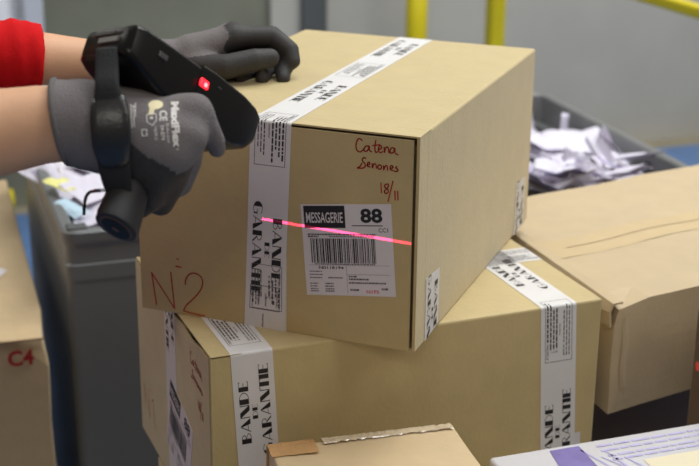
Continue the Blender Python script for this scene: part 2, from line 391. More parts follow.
def printed_tape(root, path, hw=.0268, off=.0006, blocks=(), notices=(), s0=0, s1=None, flipdir=False, m='tape', ragged=0, name='tape_strip', lift=.00015, ink='ink'):
    t = path.strip(name, hw, off, M[m], root, s0=s0, s1=s1, ragged=ragged)
    P = []
    for c in blocks: P += guarantee_block(c)
    for a, b in notices: P += notice_block(a, b)
    if flipdir:
        L = path.L; P = [[(L-s, -tt) for s, tt in p] for p in P]
    lo = s0; hi = path.L if s1 is None else s1
    P = [q for q in (clip(p, lo+.0005, hi-.0005) for p in P) if q]
    if P: path.mesh('tape_lettering', P, off+lift, M[ink], t)
    return t
PXW = lambda pts, sx, sy, ox, oy: [(x*sx+ox, y*sy+oy) for x, y in pts]
def end_map(pts):                      # strokes measured on the carton end (metres, x right, z up)
    return smooth_line(pts, 4)
HAND = {  # marker writing in a 1 x 1 box per group: strokes (x right, y down)
 'name': [[(75,65),(60,52),(45,65),(38,95),(45,125),(65,135),(85,120),(92,108)], [(120,100),(100,100),(88,118),(95,132),(112,125),(120,100),(122,125),(135,135)],
          [(160,65),(155,110),(160,138),(172,135)], [(140,98),(185,92)], [(175,122),(195,115),(195,100),(183,100),(178,120),(185,140),(205,135)],
          [(212,108),(215,140),(220,115),(235,108),(242,140),(250,138)], [(275,115),(258,112),(248,130),(255,145),(270,138),(277,115),(280,145),(297,155)],
          [(100,175),(85,172),(78,188),(92,205),(98,222),(85,235),(48,235),(65,225),(76,205)], [(108,218),(125,212),(122,200),(112,205),(112,225),(128,228)],
          [(140,208),(142,235),(150,212),(162,212),(167,238)], [(185,215),(175,225),(180,242),(195,240),(198,225),(185,215)], [(210,222),(212,248),(220,225),(232,224),(236,250)],
          [(250,238),(268,235),(264,222),(253,226),(252,245),(268,252)], [(292,228),(285,235),(300,248),(292,258),(275,255)],
          [(196,330),(200,390)], [(240,335),(222,340),(220,355),(238,368),(242,385),(228,395),(218,382),(235,362),(244,345),(240,335)], [(270,318),(242,445)], [(283,380),(286,435)], [(300,380),(303,435)]],
 'two': [[(308,255),(310,235),(325,212),(350,205),(378,218),(390,245),(380,280),(350,315),(310,350),(295,375)], [(295,375),(340,388),(395,400)]],
 'n': [[(148,198),(166,345)], [(148,198),(253,365)], [(253,365),(240,198)], [(271,137),(278,142)], [(265,172),(290,177)]],
 'one': [[(300,235),(330,205)], [(330,205),(338,385)]]}
def writing(root, keys, ox, oz, kx, kz, wd, name, sh=0.0, x0=0, y0=0):
    # picture-box units to metres on the end face; sh shears z with x (the carton end is seen at an angle)
    P = []
    for k in keys:
        for s in HAND[k]:
            q = [(ox+(x-x0)*kx, oz-(y-y0)*kz+(x-x0)*sh) for x, y in s]
            P += stroke(smooth_line(q, 4) if len(q) > 2 else q, wd)
    return flat(name, P, (0, -CD/2, 0), (1, 0, 0), (0, 0, 1), .0004, M['ink_red'], root)
def shipping_label(root, O, ex, ey, W, Hh):
    # corner O (lower left), unit axes; all printing laid out in a W x Hh field
    O, ex, ey = (np.array(v, float) for v in (O, ex, ey)); n = np.cross(ex, ey)
    V = [O+n*k for k in (.0004, 0)]; q = []
    for k in (.0006, .0002):
        for x, y in ((0, 0), (W, 0), (W, Hh), (0, Hh)): q.append(O+ex*x+ey*y+n*k)
    l = from_py('shipping_label', q, [(0, 1, 2, 3), (7, 6, 5, 4), (0, 4, 5, 1), (1, 5, 6, 2), (2, 6, 7, 3), (3, 7, 4, 0)], M['label'], root)
    rnd = random.Random(11); P = [rect(.03*W, .745*Hh, .49*W, .985*Hh)]
    P += fit(text_polys('88', 1, .035), .66*W, .90*W, .80*Hh, .955*Hh) + [rect(.56*W, .765*Hh, .90*W, .775*Hh)] + fit(text_polys('CC1', 1, .01), .85*W, .955*W, .70*Hh, .745*Hh)
    x = .085*W
    while x < .80*W:
        b = rnd.choice((1, 1, 2, 2, 3))*W*.0060; P.append(rect(x, .36*Hh, x+b, .63*Hh)); x += b+rnd.choice((1, 1, 2, 2))*W*.0060
    P += fit(text_polys('N0118194', 1, .02), .16*W, .44*W, .292*Hh, .325*Hh)
    P += [rect(.05*W, .335*Hh, .95*W, .3375*Hh), rect(.47*W, .02*Hh, .4725*W, .335*Hh), rect(.47*W, .235*Hh, .95*W, .2375*Hh)]
    flat('label_printing', P, O, ex, ey, .00075, M['ink'], l)
    w = fit(text_polys('MESSAGERIE', 1, .012), .055*W, .465*W, .80*Hh, .915*Hh)
    flat('label_heading', w, O, ex, ey, .00092, M['label'], l)
    G = []
    def line(x0, x1, y, h):
        s = x0*W
        while s < x1*W-.001: L = rnd.uniform(.0012, .004); G.append(rect(s, y*Hh, min(s+L, x1*W), (y+h)*Hh)); s += L+.0007
    line(.06, .82, .665, .018); line(.06, .18, .642, .018); line(.30, .80, .645, .012); line(.12, .80, .343, .012)
    for y in (.26, .225, .19): line(.05, .20, y, .011)
    line(.26, .42, .19, .014)
    for y in (.125, .095, .065, .04): line(.05, .14, y, .012); line(.22, .32, y, .014)
    for y, e in ((.205, .58), (.175, .72), (.135, .90)): line(.49, e, y, .018)
    line(.50, .60, .055, .022); line(.85, .93, .07, .022)
    top_ = [p for p in G if p[0][1] > .34*Hh]; lf = [p for p in G if p[0][1] <= .34*Hh and p[0][0] < .45*W]; rg = [p for p in G if p[0][1] <= .34*Hh and p[0][0] >= .45*W]
    for nm, q_ in (('address_line', [p for p in top_ if p[0][1] > .5*Hh]), ('barcode_digits', [p for p in top_ if p[0][1] <= .5*Hh]), ('weight_table', lf), ('recipient_address', rg)): flat(nm, q_, O, ex, ey, .00075, M['ink_grey'], l)
    flat('label_stamp', fit(text_polys('N1F5', 1, .02), .68*W, .82*W, .03*Hh, .068*Hh), O, ex, ey, .00080, M['ink_pink'], l)
    return l
def centre_path(skew=(0, 0, 1)):            # lengthwise tape: up the far end, over the top, down the near end
    return Path([(-.0005, CD/2, .10), (-.0005, CD/2, CH), (-.0005, -CD/2, CH), (-.0005, -CD/2, .0)], (1, 0, 0), .003, skew)
B1 = empty('shipping_carton', (.00307, 1.87837, 1.08184), -.36649)
B2 = empty('shipping_carton', (.01636, 1.81067, .81138), -1.18544)
# -- upper carton
carton_shell(B1, M['kraft'])
pt = centre_path((-.046, .7137, 1.0))
T0 = .1705                             # s at the far top edge; near top edge lies CD further on
SN = T0+CD-.0026
printed_tape(B1, pt, blocks=(SN-.455, SN-.158, SN+.165), notices=((SN-.345, SN-.255), (SN-.035, SN+.056), (SN+.213, SN+.2455)))
p2 = Path([(-.0075, -CD/2, .098), (-.0085, -CD/2, .0)], (1, 0, 0))
printed_tape(B1, p2, hw=.0262, off=.00035, m='tape_over', notices=((.012, .072),), name='tape_end', lift=.0006, ink='ink_grey')
lab_ey = np.array([-.0085, 0, .1146]); lab_ey /= np.linalg.norm(lab_ey); lab_ex = np.array([.111, 0, .0141]); lab_ex /= np.linalg.norm(lab_ex)
shipping_label(B1, (.0462, -CD/2, .0545), lab_ex, lab_ey, .1170, .1165)
writing(B1, ['name'], .1084, .2625, .000202, .000197, .0016, 'marker_name', sh=.0000246, x0=37, y0=43)
writing(B1, ['n', 'two'], -.1721, .0522, .000303, .000303, .0017, 'marker_number', sh=.0000512, x0=144.5, y0=195.7)
for yc in (-.2085, .2185):
    pp = Path([(CW/2, yc, .083), (CW/2, yc, .0)], (0, 1, 0))
    printed_tape(B1, pp, blocks=(.058,), ragged=.004, name='tape_end')
tag(B1, 'kraft cardboard carton on top of the stack, marked N 2 with a red laser line', 'carton', 'taped kraft cartons in the stack')
# -- carton below it
carton_shell(B2, M['kraft'], True)
pt = centre_path()
printed_tape(B2, pt, blocks=(SN+.012, .30), notices=((.165, .235),), s0=.09)
for y0, sk, bk, no, ov in ((-.2065, .052, (.190, .496), ((.293, .387),), .040), (.2210, .057, (.083, .389), ((.189, .285),), .076)):
    sp = Path([(CW/2, y0, .0), (CW/2, y0, CH), (-CW/2, y0, CH), (-CW/2, y0, .06)], (0, -1, 0), .003, (sk, 0, CH))
    printed_tape(B2, sp, blocks=bk, notices=no)
    p3 = Path([(CW/2, y0+.0045, ov), (CW/2, y0+.0085, .0)], (0, 1, 0))
    printed_tape(B2, p3, hw=.0268, off=.00035, m='tape_over', name='tape_end')
e1 = np.array([.1128, 0, -.0319]); e1 /= np.linalg.norm(e1); e2 = np.array([.0319, 0, .1128])/np.linalg.norm([.0319, .1128])
shipping_label(B2, (-.0078-.115*e2[0], -CD/2, .1616-.115*e2[2]), e1, e2, .1135, .1150)
writing(B2, ['name'], .098, .246, .000202, .000197, .0016, 'marker_name', x0=37, y0=43)
writing(B2, ['n', 'one'], -.165, .082, .000303, .00025, .0013, 'marker_number', x0=148, y0=198)
tag(B2, 'wide kraft carton directly under the top one, two white tape strips down its long side', 'carton', 'taped kraft cartons in the stack')
# -- cartons under those two
def copy_tree(o, parent=None):
    c = o.copy(); COL.objects.link(c)
    if parent: c.parent = parent
    for ch in o.children: copy_tree(ch, c)
    return c
for k, (z, dv, lb) in enumerate(((.5409, .092, 'kraft carton third down the stack, only its corner peeking out below'), (.2705, .085, 'kraft carton fourth down the stack'), (.0035, .095, 'kraft carton at the foot of the stack on the blue floor'))):
    c = copy_tree(B2); L = np.array([.01636, 1.81067, 0])-dv*np.array([-math.sin(.3854), math.cos(.3854), 0]); c.location = (L[0], L[1], z if k < 2 else .0031)
    c['label'] = lb
    c.scale = (1, 1, 1) if k < 2 else (1, 1, .9885)

# ------------------------------------------------------------------ other cartons
def prism(name, plan, z0, z1, m, parent, bev=.003, dent=None):
    bm = bmesh.new(); lo = [bm.verts.new((x, y, z0)) for x, y in plan]; hi = [bm.verts.new((x, y, z1)) for x, y in plan]; n = len(plan)
    bm.faces.new(lo[::-1]); bm.faces.new(hi)
    for i in range(n): bm.faces.new((lo[i], lo[(i+1) % n], hi[(i+1) % n], hi[i]))
    if dent:
        bmesh.ops.subdivide_edges(bm, edges=list(bm.edges), cuts=9, use_grid_fill=True)
        for v in bm.verts: v.co = Vector(dent(np.array(v.co)))
        return from_bm(name, bm, m, parent)
    bmesh.ops.bevel(bm, geom=list(bm.edges), offset=bev, segments=2, affect='EDGES', profile=.5)
    return from_bm(name, bm, m, parent)
# crumpled carton on the right
ZB3 = 1.058
q = np.array
FL = q([.364, 1.771]); fd = q([math.cos(.555), math.sin(.555)]); ld = q([-.342, .940])
BLc = FL+ld*.520; plan = [FL, FL+fd*.62, FL+fd*.62+ld*.457, FL+ld*.457]
b3 = empty('crumpled_carton', (FL[0], FL[1], 0))
pl = [tuple(p-FL) for p in plan]
def dent3(v):
    x, y, z = v; d0 = math.dist((x, y, z), (0, 0, ZB3))
    k = max(0, 1-d0/.04); v = v+np.array([.006, .005, -.007])*k*k
    f = (x*fd[0]+y*fd[1]); s = (x*-fd[1]+y*fd[0])
    v = v+np.array([0, 0, 1])*(.0014*math.sin(x*21+y*17)*(1 if z > ZB3-.01 else .4))
    return v+.0006*np.array([math.sin(z*50+y*20), math.sin(z*40+x*30), 0])
prism('carton_body', pl, ZB3-.163, ZB3, M['kraft_pink'], b3, dent=dent3)
m0 = (q(pl[0])+q(pl[3]))/2*.97; m1 = (q(pl[1])+q(pl[2]))/2*.97
def strip_poly(a, b, w):
    d = (b-a)/np.linalg.norm(b-a); n = q([-d[1], d[0]])*w/2; return [tuple(a-n), tuple(b-n), tuple(b+n), tuple(a+n)]
def grid_strip(name, a, b, w, z, m, parent, n=30):
    d = (b-a)/np.linalg.norm(b-a); nn = q([-d[1], d[0]])*w/2; V = []; Fc = []
    for i in range(n+1):
        p = a+(b-a)*i/n
        for kk in (-1, -.33, .33, 1):
            r = p+nn*kk; v = dent3(q([r[0], r[1], ZB3])); V.append((v[0], v[1], v[2]+z))
    for i in range(n):
        for k in range(3): c = i*4+k; Fc.append((c, c+1, c+5, c+4))
    return from_py(name, V, Fc, m, parent, True)
grid_strip('kraft_tape', m0, m1, .072, .0006, M['kraft_tape'], b3)
grid_strip('flap_seam', m0+(m1-m0)*.08, m1, .0018, .0012, M['kraft_brown'], b3)
# bent side flap hanging at the left edge
V = []; Fc = []
for i in range(17):
    k = i/16; p = q(pl[0])*(1-k)+q(pl[3])*k
    for j, (o_, dz) in enumerate(((.012, .0022), (-.002, .0018), (-.006-.003*math.sin(k*9), -.008-.004*math.sin(k*9)), (-.004, -.03))):
        V.append((p[0]+UV_[0]*o_+.0, p[1]+UV_[1]*o_, ZB3+dz))
for i in range(16):
    for j in range(3): c = i*4+j; Fc.append((c, c+1, c+5, c+4))
fl = from_py('bent_flap', V, Fc, M['kraft_pink'], b3); fl.modifiers.new('t', 'SOLIDIFY').thickness = .003
def crease(pts, nm):                   # raised fold on the front face
    V = []; Fc = []
    for f_, z_ in pts:
        for k in (-1, 0, 1):
            p = fd*(f_+.006*k)+q([fd[1], -fd[0]])*(.0016 if k == 0 else .0006); V.append((p[0], p[1], z_))
    for i in range(len(pts)-1):
        for k in range(2): c = i*3+k; Fc.append((c, c+1, c+4, c+3))
    return from_py(nm, V, Fc, M['kraft_pink'], b3)
crease([(.020, ZB3-.022), (.024, ZB3-.06), (.022, ZB3-.10), (.026, ZB3-.128)], 'crease')
tag(b3, 'crumpled kraft carton with a taped top seam beside the stack', 'carton')
# carton under it, shade of the gap put into its colour
PB = FL+fd*.03+ld*.20
b5 = empty('support_carton', (PB[0], PB[1], 0)); a_ = q([math.cos(.47), math.sin(.47)]); c_ = q([-a_[1], a_[0]])
prism('carton_body', [tuple(a_*.02), tuple(a_*.85), tuple(a_*.85+c_*.24), tuple(a_*.02+c_*.24)], .003, ZB3-.1645, M['kraft_shaded'], b5)
tag(b5, 'brown carton in deep shade underneath the crumpled carton', 'carton')
# carton at the right edge, its deep shade put into the colour
PC = at(691, 375, 1.93)
b4 = empty('brown_carton', (PC[0], PC[1], 0), YAW)
prism('carton_body', [(0, 0), (0, -.112), (.40, -.112), (.40, 0)], .003, 1.062, M['kraft_shaded'], b4)
box('kraft_tape', (-.0006, -.08, .90), (.03, -.03, 1.0626), M['kraft_brown'], b4)
tag(b4, 'tall brown carton with a red laser dot, at the edge beyond the crumpled carton', 'carton')

# C4 carton
CU, CV, CZ = .313, 2.222, .827
c4 = empty('small_carton', uvz(CU, CV, 0), .305)
def dent4(v):
    x, y, z = v; k = max(0, 1-math.dist(v, (0, 0, CZ))/.09); return v+q([-.010, .008, -.006])*k*k+q([.002*math.sin(z*26), 0, .0025*math.sin(x*30+y*8)])
bm = bmesh.new(); bm_box(bm, (-.40, 0, CZ-.42), (0, .93, CZ), .004, 2); bmesh.ops.subdivide_edges(bm, edges=list(bm.edges), cuts=7, use_grid_fill=True)
for v in bm.verts: v.co = Vector(dent4(q(v.co)))
from_bm('carton_body', bm, M['kraft_pale'], c4)
flat('printed_code', fit(text_polys('C4', 1, .03), -.068, -.025, CZ-.050, CZ-.021), (0, 0, 0), (1, 0, 0), (0, 0, 1), .0035, M['ink_red'], c4)
bm = bmesh.new(); bm_box(bm, (-.398, -.0035, CZ-.0062), (-.006, .0015, CZ-.0038)); from_bm('flap_edge', bm, M['kraft_brown'], c4)
flat('torn_label', [[(-.21, .24), (-.072, .25), (-.060, .29), (-.042, .325), (-.054, .345), (-.066, .335), (-.21, .37)]], (0, 0, CZ), (1, 0, 0), (0, 1, 0), .003, M['label'], c4)
tag(c4, 'pale carton printed C4 in red beside the grey container', 'carton')
b6 = empty('small_carton', uvz(CU-.01, CV+.01, 0), .30); box('carton_body', (-.40, 0, .0032), (0, .90, CZ-.4212), M['kraft_brown'], b6, .004)
box('kraft_tape', (-.225, -.0006, .2), (-.175, .90, CZ-.4208), M['kraft_tape'], b6)
tag(b6, 'brown carton carrying the pale carton printed C4', 'carton')

# front parcels on a table
TV = .3854; tU, tV = q([math.cos(TV), math.sin(TV)]), q([-math.sin(TV), math.cos(TV)])
wt = empty('packing_table', (0, 0, 0), TV)
box('table_top', (.30, .62, .815), (1.00, 1.375, .845), M['table'], wt, .004)
for x in (.33, .94):
    for y in (.66, 1.33): box('leg', (x, y, .003), (x+.035, y+.035, .815), M['wall_post'], wt, .003)
tag(wt, 'grey packing table under the two nearest parcels', 'table')
F1a = math.radians(15.2); F1 = empty('flat_carton', (.1325, 1.571, .8452), F1a)
def dentF(v):
    x, y, z = v; return v+q([0, 0, .0022*math.sin(x*34+1)*math.sin(y*21)])
bm = bmesh.new(); bm_box(bm, (-.236, -.20, 0), (0, 0, .1318), .004, 2); bmesh.ops.subdivide_edges(bm, edges=[e for e in bm.edges if e.calc_length() > .05], cuts=9, use_grid_fill=True)
for v in bm.verts: v.co = Vector(dentF(q(v.co))) if v.co.z > .05 else v.co
from_bm('carton_body', bm, M['kraft_pale'], F1)
pf = Path([(0, -.026, .1318), (0, 0, .1318), (0, 0, .07)], (1, 0, 0), .004).flip()
def lumpy(name, x0, x1, y0, m, top, amp, seed):
    V = []; Fc = []; rn = np.random.default_rng(seed); n = 46
    for i in range(n+1):
        x = x0+(x1-x0)*i/n
        e = rn.normal(0, 1, 4)*amp
        V += [(x, y0+e[0]*2, top+.0016), (x, -.010+e[1], top+.0025+abs(e[1])), (x, .0025+e[2]*.5, top+.0020+e[2]), (x, .0040+abs(e[3]), top-.035)]
    for i in range(n):
        for k in range(3): c = i*4+k; Fc.append((c, c+1, c+5, c+4))
    return from_py(name, V, Fc, m, F1)
lumpy('clear_tape', -.17, -.004, -.011, M['clear_tape'], .1320, .00035, 4)
lumpy('brown_tape', -.238, -.180, -.030, M['brown_tape'], .1320, .0003, 5)
tag(F1, 'small flat carton with shiny tape along its edge, nearest of all the cartons', 'carton')
# printed parcel
PO = at(485, 466, 1.0); 
Pp = q([.168, 1.517]); pa = math.atan2(1.618-1.517, .452-.168)
PK = empty('printed_parcel', (Pp[0], Pp[1], .8452), pa)
bm = bmesh.new(); bm_box(bm, (.004, -.33, 0), (.325, 0, .1160), .005, 3); 
from_bm('parcel_body', bm, M['poly'], PK, True)
def on_top(name, polys, m, off=.0006): return flat(name, polys, (0, 0, .1160), (1, 0, 0), (0, 1, 0), off, m, PK)
on_top('purple_panel', [[(.066, -.095), (.118, -.085), (.122, -.010), (.082, -.010)], rect(.07, -.30, .12, -.12)], M['purple'])
on_top('beige_window', [rect(.18, -.30, .32, -.066)], M['beige_label'])
rn = random.Random(5); L1 = []
for y in (-.018, -.030, -.044, -.054):
    s = .135+.012*rn.random()
    while s < .312: e = rn.uniform(.008, .026); L1.append(rect(s, y-.0022, min(s+e, .314), y+.0022)); s += e+.003
for k in range(4): L1.append([(.118+.008*k+.02*(k % 2), -.02-.012*k), (.121+.008*k+.02*(k % 2), -.02-.012*k), (.150+.012*k, -.12), (.146+.012*k, -.12)])
L2 = [rect(.02, -.05-.02*k, .04, -.045-.02*k) for k in range(5)]
on_top('purple_lettering', L1, M['purple_line']); on_top('purple_marks', L2, M['purple_line'])
tag(PK, 'white plastic wrapped parcel with purple printing, at the lower edge', 'parcel')

# ------------------------------------------------------------------ large grey container with papers
BU0, BU1, BV0, BV1, BZ = .365, 1.648, 2.325, 3.065, .970
CY = .322; UC, VC = np.array([math.cos(CY), math.sin(CY), 0]), np.array([-math.sin(CY), math.cos(CY), 0])
CO = uvz(BU0, BV0, 0)-UC*BU0-VC*BV0
def uvb(u, v, z): return CO+UC*u+VC*v+np.array([0, 0, z])
bn = empty('bulk_container', CO, CY)
def ring(u0, v0, u1, v1, r, z, n=5):
    P = []
    for cu_, cv_, a0 in ((u1-r, v1-r, 0), (u0+r, v1-r, 90), (u0+r, v0+r, 180), (u1-r, v0+r, 270)):
        for k in range(n+1): a = math.radians(a0+90*k/n); P.append((cu_+r*math.cos(a), cv_+r*math.sin(a), z))
    return P
def rings(name, R, m, parent, closed_bottom=True):
    V = []; Fc = []; n = len(R[0])
    for r_ in R: V += r_
    for i in range(len(R)-1):
        for k in range(n): Fc.append((i*n+k, i*n+(k+1) % n, (i+1)*n+(k+1) % n, (i+1)*n+k))
    if closed_bottom: Fc.append(tuple(range(n-1, -1, -1))); Fc.append(tuple(range((len(R)-1)*n, len(R)*n)))
    return from_py(name, V, Fc, m, parent)
g = lambda d, z, r=.03: ring(BU0+d, BV0+d, BU1-d, BV1-d, max(r, .008), z)
# outside up from the floor, over the rim, then the inside down to the bottom
o = rings('container_shell', [g(.010, .12, .015), g(.008, .40, .015), g(.004, .870, .015), g(.002, .878, .02), g(.002, .905, .02), g(.0045, .908, .02), g(.0045, .938, .02), g(.0005, .947, .03), g(0, .952, .03), g(0, .966, .03), g(.004, BZ, .03),
          g(.020, BZ, .025), g(.024, .966, .025), g(.027, .905, .025), g(.044, .898, .025), g(.048, .80, .03), g(.085, .16, .03)], M['bin'], bn)
for k in ((0, 0), (1, 0), (0, 1), (1, 1)):
    u = BU0+.07+(BU1-BU0-.26)*k[0]; v = BV0+.07+(BV1-BV0-.26)*k[1]; box('foot', (u, v, .0032), (u+.12, v+.12, .121), M['bin'], bn, .01)
for u in (BU0+.30, BU0+.62, BU0+.94): box('rib', (u-.012, BV0+.012, .14), (u+.012, BV0+.05, .868), M['bin'], bn, .004)
box('corner_plug', (BU0+.010, BV0+.010, .968), (BU0+.046, BV0+.040, .974), M['wall_post'], bn, .003)
tag(bn, 'large grey plastic container full of waste paper behind the cartons', 'container')
# the mass of paper inside
def heap_z(u, v):
    k = min(1, max(0, (u-BU0)/.6)); f = min(1, max(0, 1-(v-BV0)/.35)); return .935*(1-k)+(.872+.085*f)*k+.012*math.sin(u*23+v*9)+.010*math.sin(v*31-u*13)
V = []; Fc = []; nu, nv = 50, 34; rr_ = np.random.default_rng(2)
for j in range(nv+1):
    for i in range(nu+1):
        u = BU0+.060+(BU1-BU0-.120)*i/nu; v = BV0+.060+(BV1-BV0-.120)*j/nv; edge = i in (0, nu) or j in (0, nv)
        V.append((u, v, heap_z(u, v)-.028+(0 if edge else rr_.normal(0, .007))))
for j in range(nv):
    for i in range(nu): a = j*(nu+1)+i; Fc.append((a, a+1, a+nu+2, a+nu+1))
hp = from_py('paper_heap', V, Fc, M['paper_mauve']); hp.location = CO; hp.rotation_euler = (0, 0, CY); tag(hp, 'mass of white paper coloured in mauve shadow filling the grey container', 'paper', kind='stuff')
def sheet_mesh(w_, h_, seed, amp, roll=0):
    rn_ = np.random.default_rng(seed); n, m_ = 12, 10; V = []; Fc = []; ph = rn_.uniform(0, 6, 6); fx = rn_.uniform(.5, 1.6, 4)
    for j in range(m_+1):
        for i in range(n+1):
            x = (i/n-.5)*w_; y = (j/m_-.5)*h_
            z = amp*(math.sin(x/w_*5*fx[0]+ph[0])+.7*abs(math.sin(y/h_*4*fx[1]+x/w_*3+ph[1]))+.4*abs(math.sin(x/w_*9*fx[2]-y/h_*6+ph[2])))
            if roll:
                r = w_/roll; a = x/r; x = r*math.sin(a); z = z*.3+r*(1-math.cos(a))
            V.append((x, y, z))
    for j in range(m_):
        for i in range(n): a = j*(n+1)+i; Fc.append((a, a+1, a+n+2, a+n+1))
    mz = min(v[2] for v in V); V = [(a, b, c-mz) for a, b, c in V]
    me = bpy.data.meshes.new('paper_sheet'); me.from_pydata(V, [], Fc); me.update(); me.materials.append(M['paper']); return me
variants = [sheet_mesh(.16, .22, 1, .008), sheet_mesh(.10, .20, 2, .010, 3.5), sheet_mesh(.12, .17, 3, .014), sheet_mesh(.07, .21, 4, .006, 4.2), sheet_mesh(.15, .15, 5, .016), sheet_mesh(.05, .20, 6, .004)]
for me in variants:
    for p in me.polygons: p.use_smooth = True
def put_sheet(me, u, v, z, rz, rx=0, ry=0, m=None, label='crumpled white paper in the heap inside the grey container', group='crumpled papers in the grey container', name='paper_sheet', sc=1):
    if m:
        me = me.copy(); me.materials[0] = M[m]
    o = bpy.data.objects.new(name, me); COL.objects.link(o); p = uvb(u, v, z); o.location = p; o.rotation_euler = (rx, ry, rz); o.scale = (sc, sc, sc)
    sd = o.modifiers.new('t', 'SOLIDIFY'); sd.thickness = .0006
    return tag(o, label, 'paper', group)
rp = random.Random(21)
for k in range(150):
    u = BU0+.50+rp.random()*(BU1-BU0-.60); v = BV0+.10+rp.random()*(BV1-BV0-.24)
    mv = rp.random() < .22
    put_sheet(variants[rp.randrange(6)], u, v, heap_z(u, v)-.006+.04*rp.random(), rp.random()*6.3, rp.uniform(-.35, .35), rp.uniform(-.35, .35), 'paper_mauve' if mv else None, sc=rp.uniform(.55, 1.15),
              **(dict(label='crumpled mauve sheet among the white papers in the grey container', group='mauve sheets in the grey container') if mv else {}))
def uv_of(p): p = np.array(p)-CO; return float(p @ UC), float(p @ VC)
def on_z(x, y, z):
    d = FW+(x-349.5)/FPX*RT-(y-233)/FPX*UP; return CAM+(z-CAMH)/d[2]*d
def sheet_at(x, y, z, *a, **k):
    u, v = uv_of(on_z(x, y, z)); return put_sheet(a[0], u, v, z, *a[1:], **k)
sheet_at(562, 136, .935, variants[3], .1, 1.25, .12, sc=.5, label='narrow white paper strip standing upright against the far container wall', group=None)
sheet_at(580, 160, .925, variants[0], .2, .25, -.1, label='broad creased white sheet lying at the front of the paper heap', group=None)
sheet_at(612, 152, .93, variants[4], 1.2, .8, .3, sc=.7, label='white crumpled sheet poking up at the end of the heap by the crumpled carton', group=None)
sheet_at(540, 158, .925, variants[2], .5, .2, .4, label='white folded sheet right beside the top carton edge', group=None)
for k in range(16):
    x = 530+7.0*k; sheet_at(x, 187-.10*(x-530)+rp.uniform(-5, 1), .972+rp.uniform(0, .012), variants[rp.randrange(6)], rp.random()*6.3, rp.uniform(.2, .6), rp.uniform(-.3, .3), 'paper_mauve' if k % 4 == 1 else None, sc=.5,
             label='crumpled mauve sheet spilling over the container edge by the crumpled carton' if k % 4 == 1 else 'crumpled white paper spilling over the container edge by the crumpled carton', group='mauve papers on the container edge' if k % 4 == 1 else 'white papers on the container edge')
sheet_at(96, 187, .985, sheet_mesh(.115, .08, 31, .002), .85, .30, -.05, label='white envelope lying slanted on top of the papers behind the scanner grip', group=None, name='envelope')
sheet_at(98, 212, .955, sheet_mesh(.10, .12, 32, .003), .30, .1, .0, label='small white sheet under the slanted envelope by the container corner', group=None)
sheet_at(65, 186, .985, sheet_mesh(.09, .12, 33, .004), .9, .1, .1, 'paper_yellow', sc=.6, label='pale yellow sheet between the white papers', group=None)
sheet_at(74, 168, .962, sheet_mesh(.08, .13, 34, .005), .4, .2, .25, 'paper_cream', label='cream sheet behind the yellow one under the forearm', group=None)
sheet_at(71, 209, .966, sheet_mesh(.06, .16, 35, .004), .75, .1, -.35, 'paper_blue', sc=.5, label='pale blue sheet leaning on the container rim', group=None)
sheet_at(56, 178, .960, sheet_mesh(.07, .20, 36, .004), .70, .1, -.30, label='white sheet leaning over the side rim below the bare forearm', group=None)
sheet_at(50, 166, .963, sheet_mesh(.09, .20, 37, .005), .55, .1, -.15, 'paper_mauve', label='mauve tinted sheet farthest back by the side rim', group=None)
sheet_at(88, 165, .958, sheet_mesh(.16, .16, 38, .006), .2, .1, .1, label='white sheet flat behind the slanted envelope', group=None)
sheet_at(115, 175, .955, sheet_mesh(.14, .14, 39, .006), 1.0, .1, .1, label='white sheet half hidden behind the black glove', group=None)

